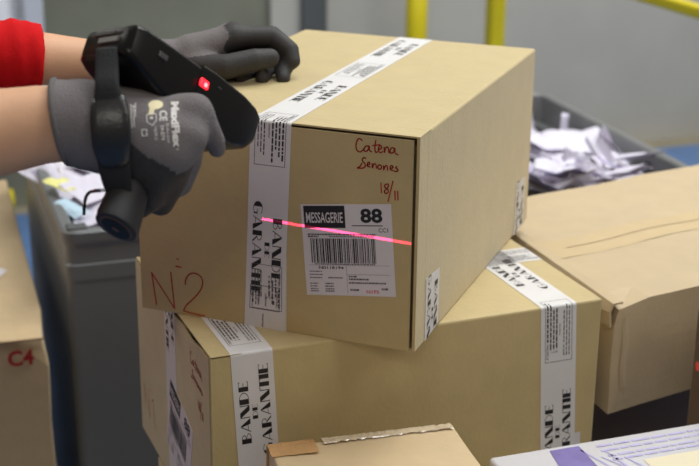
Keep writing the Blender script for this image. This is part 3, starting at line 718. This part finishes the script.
# ------------------------------------------------------------------ smooth bodies: rounded limbs blended into one surface
class Blob:
    def __init__(self, k): self.p = []; self.g = []; self.ng = 0; self.k = k; self.cuts = []; self.disp = None
    def limb(self, pts, rad, tag_=0):
        for i in range(len(pts)-1):
            r0 = rad[i] if hasattr(rad, '__len__') else rad; r1 = rad[i+1] if hasattr(rad, '__len__') else rad
            self.p.append((np.array(pts[i], float), np.array(pts[i+1], float), r0, r1, tag_)); self.g.append(self.ng)
        self.ng += 1
        return self
    def cut(self, p, n): n = np.array(n, float); self.cuts.append((np.array(p, float), n/np.linalg.norm(n))); return self
    @staticmethod
    def cap(X, q):
        a, b, r0, r1, _ = q; ab = b-a; h = np.clip(((X-a) @ ab)/max(ab @ ab, 1e-12), 0, 1)
        return np.linalg.norm(X-a-h[..., None]*ab, axis=-1)-(r0+(r1-r0)*h)
    def val(self, X, want_tag=False):
        D = None; best = None; T = None
        cur = None
        for q_, gi, last in zip(self.p, self.g, self.g[1:]+[-1]):
            d = self.cap(X, q_)
            if best is None: best = d.copy(); T = np.full(d.shape, q_[4])
            else: m_ = d < best; T = np.where(m_, q_[4], T); best = np.minimum(best, d)
            cur = d if cur is None else np.minimum(cur, d)
            if last != gi:                                   # the limb is complete: blend it with the others
                if D is None: D = cur
                else: h = np.maximum(self.k-np.abs(D-cur), 0)/self.k; D = np.minimum(D, cur)-h*h*self.k*.25
                cur = None
        if self.disp is not None: D = D+self.disp(X)
        for p, n in self.cuts: D = np.maximum(D, (X-p) @ n)
        return (D, T) if want_tag else D
    def build(self, name, res, mats, parent, pick=None, loc=None):
        P = np.array([q_[i] for q_ in self.p for i in (0, 1)]); R = max(max(q_[2], q_[3]) for q_ in self.p)+self.k+3*res
        lo = P.min(0)-R; n = np.ceil((P.max(0)+R-lo)/res).astype(int)+1
        ax = [lo[i]+res*np.arange(n[i]) for i in range(3)]
        D = np.full(n, 9.0)
        for i0 in range(0, n[0], 24):                        # slabs keep memory small
            X = np.stack(np.meshgrid(ax[0][i0:i0+24], ax[1], ax[2], indexing='ij'), -1); D[i0:i0+24] = self.val(X)
        S = D < 0
        c = [S[i:n[0]-1+i, j:n[1]-1+j, k:n[2]-1+k] for i in (0, 1) for j in (0, 1) for k in (0, 1)]
        tot = sum(x.astype(np.int8) for x in c); act = (tot > 0) & (tot < 8); idx = np.full(act.shape, -1); cells = np.argwhere(act); idx[act] = np.arange(len(cells))
        acc = np.zeros((len(cells), 3)); cnt = np.zeros(len(cells))
        off = np.array([(i, j, k) for i in (0, 1) for j in (0, 1) for k in (0, 1)])
        for e in range(8):
            for f in range(e+1, 8):
                if abs(off[e]-off[f]).sum() != 1: continue
                A = cells+off[e]; B = cells+off[f]; da = D[tuple(A.T)]; db = D[tuple(B.T)]; m_ = (da < 0) != (db < 0)
                t = np.where(m_, da/np.where(m_, da-db, 1), 0); acc[m_] += (A+(B-A)*t[:, None])[m_]; cnt[m_] += 1
        V = lo+res*acc/cnt[:, None]
        Fc = []
        for a in range(3):
            b, c_ = (a+1) % 3, (a+2) % 3; s1 = [slice(None)]*3; s2 = [slice(None)]*3; s1[a] = slice(0, -1); s2[a] = slice(1, None)
            X = np.argwhere(S[tuple(s1)] != S[tuple(s2)])
            X = X[(X[:, b] > 0) & (X[:, c_] > 0) & (X[:, b] < n[b]-1) & (X[:, c_] < n[c_]-1)]
            eb = np.zeros(3, int); eb[b] = 1; ec = np.zeros(3, int); ec[c_] = 1
            Q = np.stack([idx[tuple((X-eb*i-ec*j).T)] for i, j in ((1, 1), (0, 1), (0, 0), (1, 0))], 1)
            fl_ = ~S[tuple(X.T)]; Q[fl_] = Q[fl_][:, ::-1]; Fc.append(Q)
        Fc = np.concatenate(Fc); h = res*.3
        for _ in range(2):
            d0 = self.val(V); G = np.stack([(self.val(V+np.eye(3)[i]*h)-d0)/h for i in range(3)], -1)
            V = V-np.clip(d0, -res, res)[:, None]*G/np.maximum((G*G).sum(-1), .25)[:, None]
        L = np.array(loc) if loc is not None else np.zeros(3)
        o = from_py(name, V-L, Fc, mats, parent, True)
        if pick is not None:
            cen = V[Fc].mean(1); _, T = self.val(cen, True); o.data.polygons.foreach_set('material_index', pick(cen, T).astype(np.int32)); o.data.update()
        return o
def hit(blob, p, d, maxd=.2):          # walk from p along d to the surface
    p = np.array(p, float); d = np.array(d, float); d /= np.linalg.norm(d); t = 0
    for _ in range(60):
        v = float(blob.val(p[None]+d*t)[0]); t += v*.8
        if abs(v) < 5e-5 or t > maxd: break
    return p+d*t

# ------------------------------------------------------------------ the person
person = empty('person', (-.86, 1.53, 0)); PL = np.array(person.location)
rwr, rel, rsh = at(82, 123, 1.303), at(-215, 160, 1.235), np.array([-.80, 1.34, 1.455])
lwr, lel, lsh = at(172, 61, 1.862), at(-60, 58, 1.745), np.array([-.81, 1.72, 1.455])
rmid = at(0, 132, 1.292)
body = Blob(.03)
body.limb([(-.87, 1.53, .93), (-.87, 1.53, 1.10), (-.85, 1.53, 1.30)], [.135, .125, .125])
body.limb([(-.87, 1.45, .94), (-.86, 1.44, 1.12), (-.84, 1.42, 1.34)], [.105, .09, .10]); body.limb([(-.87, 1.61, .94), (-.86, 1.62, 1.12), (-.84, 1.64, 1.34)], [.105, .09, .10])
body.limb([rsh, (-.84, 1.53, 1.46), lsh], [.062, .075, .062]); body.limb([(-.85, 1.53, 1.44), (-.825, 1.53, 1.60)], [.062, .055])
body.limb([(-.81, 1.53, 1.69), (-.80, 1.53, 1.70)], [.088, .088]); body.limb([(-.755, 1.53, 1.60), (-.78, 1.53, 1.66)], [.052, .07]); body.limb([(-.845, 1.53, 1.69), (-.83, 1.53, 1.71)], [.082, .082])
body.limb([(-.718, 1.53, 1.672), (-.700, 1.53, 1.648)], [.010, .013]); body.limb([(-.713, 1.512, 1.612), (-.713, 1.548, 1.612)], [.009, .009])
for s in (-1, 1): body.limb([(-.81, 1.53+s*.088, 1.69), (-.815, 1.53+s*.094, 1.645)], [.014, .010]); body.limb([(-.728, 1.53+s*.034, 1.703), (-.733, 1.53+s*.05, 1.703)], [.010, .010])
body.limb([rsh, rel], [.058, .046]).limb([rel, at(-90, 143, 1.27), rmid, at(40, 125, 1.298), rwr, at(110, 125, 1.306)], [.046, .047, .0400, .0365, .034, .02])
body.limb([lsh, lel], [.058, .044]).limb([lel, at(30, 58.5, 1.785), at(90, 60, 1.815), lwr, at(190, 60, 1.865)], [.044, .036, .0265, .025, .018])
for s in (-1, 1): body.limb([(-.87, 1.53+s*.09, .90), (-.86, 1.53+s*.10, .50), (-.89, 1.53+s*.10, .09), (-.80, 1.53+s*.11, .045)], [.092, .062, .042, .035])
def lips(c, T): return ((np.abs(c[:, 2]-1.612) < .009) & (np.abs(c[:, 1]-1.53) < .024) & (c[:, 0] > -.725)).astype(int)
M['lips'] = mat('lips', srgb(176, 112, 98), .5)
body.build('body', .008, [M['skin'], M['lips']], person, lips, loc=PL)
shirt = Blob(.03)
shirt.limb([(-.87, 1.53, .88), (-.87, 1.53, 1.10), (-.85, 1.53, 1.30)], [.146, .136, .136]); 
shirt.limb([(-.87, 1.45, .88), (-.86, 1.44, 1.12), (-.84, 1.42, 1.34)], [.115, .10, .11]); shirt.limb([(-.87, 1.61, .88), (-.86, 1.62, 1.12), (-.84, 1.64, 1.34)], [.115, .10, .11])
shirt.limb([rsh, (-.84, 1.53, 1.46), lsh], [.073, .085, .073])
rs_end, ls_end = at(-95, 143, 1.268), at(39, 57.5, 1.788)
ls0 = at(-20, 56, 1.765)
shirt.limb([rsh, rel], [.070, .058]).limb([rel, rs_end], [.058, .054]); shirt.limb([lsh, lel], [.070, .055]).limb([lel, ls0, at(12, 55.5, 1.777), at(30, 57, 1.784)], [.058, .0455, .0430, .0375]).limb([at(30, 57, 1.784), at(60, 58, 1.800)], [.0365, .0355])
ldir = (at(60, 58, 1.80)-at(0, 55, 1.77)); ldir /= np.linalg.norm(ldir)
def wr(X):
    s = (X-ls_end) @ ldir; m_ = np.exp(-np.clip(np.linalg.norm(X-ls_end, axis=-1)/.10, 0, 9)**2)
    return m_*(.0016*np.sin(s*300+X[..., 2]*50)+.0016*np.sin(s*150-X[..., 2]*80))
shirt.disp = wr
shirt.cut(ls_end, np.array(ldir)).cut((0, 0, .90), (0, 0, -1))
# each cut trims only its own sleeve: keep the plane away from the rest by cutting the near sleeve with its own blob
shirt.build('red_jersey', .007, [M['shirt']], person, loc=PL)['label'] = 'bright red jersey with one sleeve pushed up the far forearm'
tr = Blob(.03); tr.limb([(-.87, 1.45, .93), (-.87, 1.61, .93)], [.118, .118])
for s in (-1, 1): tr.limb([(-.87, 1.53+s*.09, .90), (-.86, 1.53+s*.10, .50), (-.89, 1.53+s*.10, .10)], [.105, .082, .066])
tr.cut((0, 0, .98), (0, 0, 1)).cut((0, 0, .075), (0, 0, -1)); tr.build('trousers', .010, [M['trouser']], person, loc=PL)
for s in (-1, 1):
    sb = Blob(.02); sb.limb([(-.905, 1.53+s*.10, .055), (-.80, 1.53+s*.11, .050), (-.74, 1.53+s*.115, .043)], [.045, .045, .036]).cut((0, 0, .005), (0, 0, -1)); sb.build('shoe', .007, [M['shoe']], person, loc=PL)
hb = Blob(.02); hb.limb([(-.835, 1.53, 1.735), (-.86, 1.53, 1.69), (-.87, 1.53, 1.64)], [.090, .090, .07]); hb.limb([(-.79, 1.53, 1.755), (-.83, 1.53, 1.75)], [.06, .08]); hb.build('hair', .007, [M['hair']], person, loc=PL)
for s in (-1, 1):
    bm = bmesh.new(); bmesh.ops.create_uvsphere(bm, u_segments=16, v_segments=10, radius=.012)
    for v in bm.verts: v.co += Vector((-.722-PL[0], s*.034, 1.680))
    e_ = from_bm('eye', bm, M['label'], person, True)
    bm = bmesh.new(); bmesh.ops.create_uvsphere(bm, u_segments=12, v_segments=8, radius=.006)
    for v in bm.verts: v.co += Vector((-.715-PL[0], s*.034, 1.680))
    from_bm('iris', bm, M['hair'], e_, True)
tag(person, 'person in a red jersey and grey work gloves scanning the top carton', 'person')

# glove holding the scanner
G1 = Blob(.012)
wri = at(90, 124, 1.305)
mcp = [at(194, 113, 1.328), at(187, 137, 1.316), at(174, 155, 1.313), at(157, 171, 1.320)]
G1.limb([at(40, 123.5, 1.2970), at(72, 122.5, 1.302), at(98, 124, 1.305)], [.0415, .0395, .034], 0)
G1.limb([at(92, 112, 1.306), at(150, 113, 1.318), mcp[0]], [.028, .021, .0165], 0)
G1.limb([at(92, 122, 1.302), at(150, 128, 1.306), mcp[1]], [.030, .0215, .0165], 0)
G1.limb([at(92, 132, 1.303), at(145, 146, 1.305), mcp[2]], [.030, .0215, .0165], 0)
G1.limb([at(95, 142, 1.308), at(135, 162, 1.318), mcp[3]], [.027, .022, .0160], 0)
G1.limb([mcp[0], at(208, 128, 1.338), at(215, 141, 1.350), at(217, 149, 1.358)], [.0155, .0112, .0098, .0082], 1)
G1.limb([mcp[1], at(188, 162, 1.345), at(180, 184, 1.374), at(166, 188, 1.394)], [.0160, .0130, .0120, .0100], 1)
G1.limb([mcp[2], at(170, 185, 1.343), at(161, 203, 1.368), at(148, 200, 1.390)], [.0160, .0135, .0125, .0105], 2)
G1.limb([mcp[3], at(150, 197, 1.336), at(140, 206, 1.350), at(132, 203, 1.370)], [.0155, .0130, .0120, .0100], 2)
G1.limb([at(110, 112, 1.325), at(150, 100, 1.372), at(180, 112, 1.398), at(194, 122, 1.405)], [.022, .0155, .0135, .011], 2)
cdir = -.987*RT-.16*UP; G1.cut(at(61.5, 121, 1.299), cdir)
bA, bB = at(124, 138, 1.28), at(176, 176, 1.28); bn_ = np.cross(bB-bA, FW); bn_ /= np.linalg.norm(bn_)
if bn_ @ UP > 0: bn_ = -bn_
def pick1(c, T):
    below = ((c-bA) @ bn_ > .0012*np.sin(c[:, 0]*160)) & ((c-at(100, 120, 1.3)) @ RT > .012)
    deep = ((c-at(150, 130, 1.332)) @ FW > .012) & ((c-at(95, 120, 1.3)) @ RT > .01) & (T != 1)
    return ((T == 2) | below & (T == 0) | deep).astype(int)
gl1 = G1.build('work_glove', .0024, [M['glove'], M['nitrile']], person, pick1, loc=PL); gl1['label'] = 'grey knit glove with black palm, white print, gripping the scanner'
def ring_around(blob, cen, nrm, rad, m, parent, name, thick, n=40):
    nrm = np.array(nrm)/np.linalg.norm(nrm); a = np.cross(nrm, [0, 0, 1.]); a /= np.linalg.norm(a); b = np.cross(nrm, a); pts = []
    for k in range(n+1):
        t = 2*math.pi*k/n; pts.append(cen+rad*(math.cos(t)*a+math.sin(t)*b)-PL)
    V, Fc = tube_geo(pts, thick, 10, caps=False); return from_py(name, V, Fc, m, parent, True)
ring_around(G1, at(62, 122, 1.2995), cdir, .0392, M['glove_rim'], gl1, 'cuff_rim', .0030)
# print on the back of the glove, laid out on a flat frame and pressed onto the knit
def press(name, polys, O, ex, ey, m, blob=G1, parent=gl1, off=.0005):
    nz = np.cross(ex, ey); nz /= np.linalg.norm(nz); V = []; Fc = []
    for p in polys:
        Fc.append(tuple(range(len(V), len(V)+len(p))))
        for x, y in p: V.append(hit(blob, O+ex*x+ey*y+nz*.05, -nz)+nz*off-PL)
    return from_py(name, V, Fc, m, parent)
gO = at(172.5, 101, 1.30); gx = at(177, 149, 1.30)-gO; gL = np.linalg.norm(gx); gx /= gL; gn = -FW+.0*RT; gy = np.cross(gn, gx); gy /= np.linalg.norm(gy)
k1 = 1/1076.
T_ = fit(text_polys('MaxiFlex', 1, .05), 0, 47*k1, -2.5*k1, 5.2*k1) + fit(text_polys('®', 1, 0), 48*k1, 50*k1, 0, 3*k1)
T_ += fit(text_polys('CE', 1, .02), 9*k1, 20*k1, -13*k1, -6*k1) + fit(text_polys('Endurance', 1, .0), 23*k1, 42*k1, -7.5*k1, -4.5*k1) + fit(text_polys('34-874', 1, .01), 24*k1, 39*k1, -13*k1, -9.2*k1)
T_ += fit(text_polys('10(XL)', 1, .01), 25*k1, 38*k1, -19.5*k1, -16*k1)
T_ += [[(x*k1, y*k1) for x, y in p] for p in frame(27, -31, 34, -25.5, .9)]
for k, (a0, a1, b0) in enumerate(((1, 26, -40), (0, 14, -36), (2, 24, -37.7))):
    rn = random.Random(k); s = a0
    while s < a1: e = rn.uniform(1.2, 3.5); T_.append(rect(s*k1, b0*k1, min(s+e, a1)*k1, (b0+1.1)*k1)); s += e+.7
T_ += [[(x*k1, y*k1) for x, y in p] for p in stroke([(13, -25), (11, -19), (13, -16), (19, -16), (24, -20), (20, -25), (13, -25)], .8)+[rect(15, -22, 17.5, -19)]]
press('glove_lettering', T_, gO, gx, gy, M['glove_print'])
badge = [[(k1*(2.5+5.0*a*math.cos(t)), k1*(-16.5+7*a*math.sin(t))) for a, t in ((r0, 2*math.pi*i/18), (r1, 2*math.pi*i/18), (r1, 2*math.pi*(i+1)/18), (r0, 2*math.pi*(i+1)/18))] for i in range(18) for r0, r1 in ((.02, .35), (.35, .7), (.7, 1))]+[[(k1*x, k1*y) for x, y in ((5, -22), (13, -23.5), (13, -18.5), (6, -17))]]
press('glove_badge', badge, gO, gx, gy, M['glove_badge'], off=.0004)

# glove resting on the carton
G2 = Blob(.010)
lm = [at(233, 37, 1.872), at(232, 35, 1.892), at(229, 39, 1.912), at(224, 45, 1.928)]
lwr2 = at(184, 59, 1.868)
G2.limb([at(150, 60.5, 1.850), at(172, 60, 1.862), at(190, 58, 1.868)], [.0285, .0275, .026], 0)
for m_, w0, r_ in ((lm[0], at(192, 52, 1.862), .0165), (lm[1], at(192, 52, 1.872), .0165), (lm[2], at(190, 57, 1.880), .0165), (lm[3], at(190, 64, 1.884), .016)): G2.limb([w0, (w0+m_)/2-.001*FW, m_], [.022, .0185, r_], 0)
G2.limb([lm[0], at(272, 36, 1.888), at(290, 50, 1.884), at(293, 61, 1.880)], [.0155, .0135, .0120, .0100], 2)
G2.limb([lm[1], at(275, 44, 1.912), at(284, 64, 1.892), at(283, 78, 1.872)], [.0150, .0130, .0115, .0095], 2)
G2.limb([lm[2], at(262, 50, 1.925), at(268, 66, 1.903), at(262, 78, 1.868)], [.0150, .0130, .0115, .0095], 2)
G2.limb([lm[3], at(246, 58, 1.930), at(252, 72, 1.905), at(240, 76.5, 1.868)], [.0145, .0120, .0105, .0090], 2)
G2.limb([at(194, 68, 1.852), at(226, 67, 1.842), at(255, 60, 1.850), at(270, 58, 1.858)], [.0200, .0165, .0150, .0125], 3)
G2.limb([at(200, 70, 1.868), at(228, 68, 1.880)], [.018, .017], 2)
def pick2(c, T):
    z = (c-at(200, 66, 1.86)) @ UP; x = (c-at(190, 60, 1.86)) @ RT
    return ((T == 2) | ((T == 3) & (z < .008+.16*x)) | ((T == 0) & ((z < -.002) & (x > 0) | (x > .049+.004*np.sin(z*200))))).astype(int)
gl2 = G2.build('work_glove', .0026, [M['glove'], M['nitrile']], person, pick2, loc=PL); gl2['label'] = 'grey knit glove with black coated fingers resting on the carton top'

# ------------------------------------------------------------------ the scanner
SR, SN_ = at(107, 50, 1.298), at(232, 138, 1.432)
X_ = SN_-SR; SLEN = np.linalg.norm(X_); X_ /= SLEN; Yl = np.cross([0, 0, 1.], X_); Yl /= np.linalg.norm(Yl); Z_ = np.array([0, 0, 1.])+.24*Yl; Z_ -= X_*(Z_ @ X_); Z_ /= np.linalg.norm(Z_); Y_ = np.cross(Z_, X_)
SQ = Matrix(((X_[0], Y_[0], Z_[0]), (X_[1], Y_[1], Z_[1]), (X_[2], Y_[2], Z_[2]))).to_quaternion()
sc_ = empty('barcode_scanner', SR, quat=SQ); loc_ = inv(sc_)
def loft(name, secs, m, parent, n=5, cap=True):
    # rounded rectangles along X: (x, half width y, z low, z high, corner radius)
    V = []; Fc = []; N = 4*(n+1)
    for x, hy, z0, z1, r in secs:
        for cy, cz, a0 in ((hy-r, z1-r, 0), (-hy+r, z1-r, 90), (-hy+r, z0+r, 180), (hy-r, z0+r, 270)):
            for k in range(n+1): a = math.radians(a0+90*k/n); V.append((x, cy+r*math.cos(a), cz+r*math.sin(a)))
    for i in range(len(secs)-1):
        for k in range(N): Fc.append((i*N+k, i*N+(k+1) % N, (i+1)*N+(k+1) % N, (i+1)*N+k))
    Fc += [tuple(range(N-1, -1, -1)), tuple(range((len(secs)-1)*N, len(secs)*N))]
    bm = bmesh.new(); vs = [bm.verts.new(v) for v in V]
    for f in Fc: bm.faces.new([vs[i] for i in f])
    o = from_bm(name, bm, m, parent, True); return o
def sharp(o, ang=38):
    md = o.modifiers.new('e', 'EDGE_SPLIT'); md.split_angle = math.radians(ang); return o
L_ = SLEN
sharp(loft('scanner_body', [(-.004, .029, -.006, .018, .006), (0, .034, -.010, .0230, .006), (.010, .036, -.014, .0250, .006), (.050, .036, -.026, .0260, .006), (.088, .036, -.026, .0265, .0055), (.098, .035, -.024, .0265, .008)], M['device'], sc_))
sharp(loft('scan_head', [(.086, .0365, -.027, .026, .008), (.088, .0385, -.029, .0290, .006), (.106, .0385, -.029, .0300, .0055), (L_-.034, .0385, -.029, .0285, .0055), (L_-.012, .036, -.020, .0265, .006), (L_-.002, .033, -.010, .0235, .006), (L_, .029, -.006, .020, .006)], M['device'], sc_))
box('scan_window', (L_-.003, -.022, -.003), (L_+.0008, .022, .016), M['glass'], sc_, .002)
loft('screen', [(.014, .027, .0255, .0275, .0009), (.082, .027, .0255, .0275, .0009)], M['black'], sc_)
loft('edge_trim', [(-.0045, .0200, .012, .0185, .003), (.002, .0260, .012, .0250, .004), (.004, .0260, .016, .0262, .004)], M['device_edge'], sc_)
box('battery_latch', (-.0060, -.018, .004), (-.003, .010, .011), M['device_edge'], sc_, .0012)
box('connector_slot', (-.0062, -.012, .0125), (-.0035, .016, .0165), M['black'], sc_, .0008)
box('side_button', (.030, -.0375, .006), (.042, -.0345, .012), M['device_edge'], sc_, .001)
ledp = .0925
led = box('indicator_light', (ledp-.0060, -.0400, .0055), (ledp+.0060, -.0375, .0140), M['led'], sc_, .0018, 3); led['label'] = 'lit red indicator light'
box('light_core', (ledp-.0005, -.0406, .0070), (ledp+.0035, -.0395, .0110), M['led_core'], led, .0006)
box('logo_tick', (ledp+.019, -.0390, .0155), (ledp+.024, -.0384, .0170), M['device_edge'], sc_, .0003)
def ribbon(name, pts, wid, th, across, m, parent, away=None):
    pts = smooth_line(pts, 5); n = len(pts); W_ = np.interp(np.linspace(0, 1, n), np.linspace(0, 1, len(wid)), wid); V = []; Fc = []
    for i, p in enumerate(pts):
        t = pts[min(i+1, n-1)]-pts[max(i-1, 0)]; t /= np.linalg.norm(t); a = np.array(across, float); a = a-t*(a @ t); a /= np.linalg.norm(a); nn = np.cross(t, a)
        if nn @ FW > 0: nn = -nn
        for x, z in ((-1, -.2), (-.92, .6), (-.6, .95), (0, 1), (.6, .95), (.92, .6), (1, -.2), (.6, -1), (-.6, -1)): V.append(loc_(p+a*W_[i]*x+nn*th*z))
    K = 9
    for i in range(n-1):
        for k in range(K): Fc.append((i*K+k, i*K+(k+1) % K, (i+1)*K+(k+1) % K, (i+1)*K+k))
    Fc += [tuple(range(K-1, -1, -1)), tuple(range((n-1)*K, n*K))]
    bm = bmesh.new(); vs = [bm.verts.new(v) for v in V]
    for f in Fc: bm.faces.new([vs[i] for i in f])
    return from_bm(name, bm, m, parent, True)
ac = RT+.10*UP
def over(x, y, gap=.0035, fallback=None):          # a point just in front of the glove
    p = at(x, y, 1.12); d = at(x, y, 1.4)-p; h_ = hit(G1, p, d, .26); return h_-gap*FW
st = ribbon('hand_strap', [at(107, 48, 1.284), at(107, 68, 1.276), at(107, 86, 1.268), over(110, 112, .005), over(112, 135), over(114, 158), at(116, 178, 1.288), at(119, 192, 1.296)], [.0105, .0108, .0112, .0145, .0155, .0150, .0140, .012], .0022, ac, M['webbing'], sc_)
ribbon('strap_pad', [over(109, 94, .0095), over(110, 101, .0090), over(111, 116, .0082), over(112, 132, .0080), over(113, 148, .0080), over(114.5, 160, .0082), over(115, 166, .0085)], [.009, .0158, .0180, .0180, .0172, .0150, .009], .0030, ac, M['strap'], st)
# pistol grip with its oval butt
ga, gb = at(160, 104, 1.374), at(116, 228, 1.292)
gz = (gb-ga); gl = np.linalg.norm(gz); gz /= gl; gxv = X_-gz*(X_ @ gz); gxv /= np.linalg.norm(gxv); gyv = np.cross(gz, gxv)
V = []; Fc = []; N = 28
secs = [(-.01, .018, .015), (.02, .0175, .0145), (.05, .0170, .0140), (.085, .0175, .0145), (.104, .0205, .0160), (gl-.008, .0240, .0172), (gl-.001, .0232, .0164), (gl, .0215, .0150)]
for s, a, b in secs:
    for k in range(N):
        t = 2*math.pi*k/N; V.append(loc_(ga+gz*s+gxv*a*math.cos(t)+gyv*b*math.sin(t)))
for i in range(len(secs)-1):
    for k in range(N): Fc.append((i*N+k, i*N+(k+1) % N, (i+1)*N+(k+1) % N, (i+1)*N+k))
Fc += [tuple(range(N-1, -1, -1)), tuple(range((len(secs)-1)*N, len(secs)*N))]
gp = sharp(from_py('pistol_grip', V, Fc, M['device_soft'], sc_, True))
def oval(s0, s1, a, b, m, nm, ring_=None):
    V = []; Fc = []
    for s in (s0, s1):
        for k in range(N): t = 2*math.pi*k/N; V.append(loc_(ga+gz*s+gxv*a*math.cos(t)+gyv*b*math.sin(t)))
    for k in range(N): Fc.append((k, (k+1) % N, N+(k+1) % N, N+k))
    Fc += [tuple(range(N-1, -1, -1)), tuple(range(N, 2*N))]; return from_py(nm, V, Fc, m, gp)
oval(gl-.001, gl+.0008, .0190, .0118, M['sensor'], 'grip_rim'); oval(gl-.001, gl+.0014, .0170, .0100, M['device'], 'grip_cap')
oval(gl-.001, gl+.0022, .0040, .0020, M['sensor'], 'lanyard_eye')
tube('trigger', [loc_(ga+gz*.022+gxv*.022), loc_(ga+gz*.034+gxv*.025), loc_(ga+gz*.048+gxv*.022)], .006, M['device_edge'], sc_)
cord = smooth_line([at(108, 191, 1.310), at(98, 191, 1.312), at(90.5, 192, 1.318), at(86.5, 196, 1.317), at(84.5, 204, 1.318), at(84, 215, 1.320)], 5)
ln = tube('lanyard', [loc_(p) for p in cord[4:]], .0016, M['black'], sc_)
for k in (-1, 0, 1): tube('metal_crimp', [loc_(at(106, 190.2+k*1.3, 1.308)), loc_(at(94, 190.6+k*1.3, 1.312))], .0005, M['metal'], ln)
tag(sc_, 'black handheld barcode scanner with pistol grip and glowing red light in the gloved hand', 'barcode scanner')

# the laser: a thin red fan of light leaving the scan window
PW = lambda x, z: np.array([.00307, 1.87837, 1.08184])+np.array([math.cos(-.36649), math.sin(-.36649), 0])*x-np.array([math.sin(.36649), math.cos(.36649), 0])*(CD/2)+np.array([0, 0, z])
S0 = SN_+X_*.006
A1, A2 = PW(-.0139, .1450), PW(.1821, .1395)
d1 = (A1-S0)/np.linalg.norm(A1-S0); d2 = (A2-S0)/np.linalg.norm(A2-S0)
nP = np.cross(d1, d2); nP /= np.linalg.norm(nP)
half = math.acos(float(d1 @ d2))/2+.0008; mid = d1*math.cos(half)+np.cross(nP, d1)*math.sin(half)          # the fan opens from d1 towards d2 and beyond
ll = bpy.data.lights.new('laser_line', 'SPOT'); ll.spot_size = 2*half; ll.spot_blend = 0; ll.shadow_soft_size = 0.0; ll.energy = 24; ll.color = (1, .03, .17)
lo_ = bpy.data.objects.new('laser_line', ll); COL.objects.link(lo_)
zx = -mid; xx = np.cross(nP, zx); xx /= np.linalg.norm(xx)
lo_.matrix_world = Matrix(((xx[0], nP[0], zx[0], S0[0]), (xx[1], nP[1], zx[1], S0[1]), (xx[2], nP[2], zx[2], S0[2]), (0, 0, 0, 1)))
ll.use_nodes = True; nt = ll.node_tree; em = nt.nodes['Emission']
tc = nt.nodes.new('ShaderNodeTexCoord'); sp_ = nt.nodes.new('ShaderNodeSeparateXYZ'); nt.links.new(tc.outputs['Normal'], sp_.inputs[0])
dv = nt.nodes.new('ShaderNodeMath'); dv.operation = 'DIVIDE'; nt.links.new(sp_.outputs[1], dv.inputs[0]); nt.links.new(sp_.outputs[2], dv.inputs[1])
ab = nt.nodes.new('ShaderNodeMath'); ab.operation = 'ABSOLUTE'; nt.links.new(dv.outputs[0], ab.inputs[0])
mr = nt.nodes.new('ShaderNodeMapRange'); mr.inputs[1].default_value = .0008; mr.inputs[2].default_value = .0064; mr.inputs[3].default_value = 1; mr.inputs[4].default_value = 0; nt.links.new(ab.outputs[0], mr.inputs[0])
mu = nt.nodes.new('ShaderNodeMath'); mu.operation = 'MULTIPLY'; mu.inputs[1].default_value = 1.0; nt.links.new(mr.outputs[0], mu.inputs[0]); nt.links.new(mu.outputs[0], em.inputs['Strength'])
em.inputs['Color'].default_value = (1, 1, 1, 1)
# the same scanner's beam also leaves a dot on the tall brown carton
D2 = at(697, 366, 1.91); dd = D2-S0; dd /= np.linalg.norm(dd)
l2 = bpy.data.lights.new('laser_dot', 'SPOT'); l2.spot_size = .013; l2.spot_blend = .6; l2.shadow_soft_size = 0; l2.energy = 60; l2.color = (1, .02, .06)
o2 = bpy.data.objects.new('laser_dot', l2); COL.objects.link(o2); o2.location = S0; o2.rotation_euler = Vector(dd).to_track_quat('-Z', 'Y').to_euler()
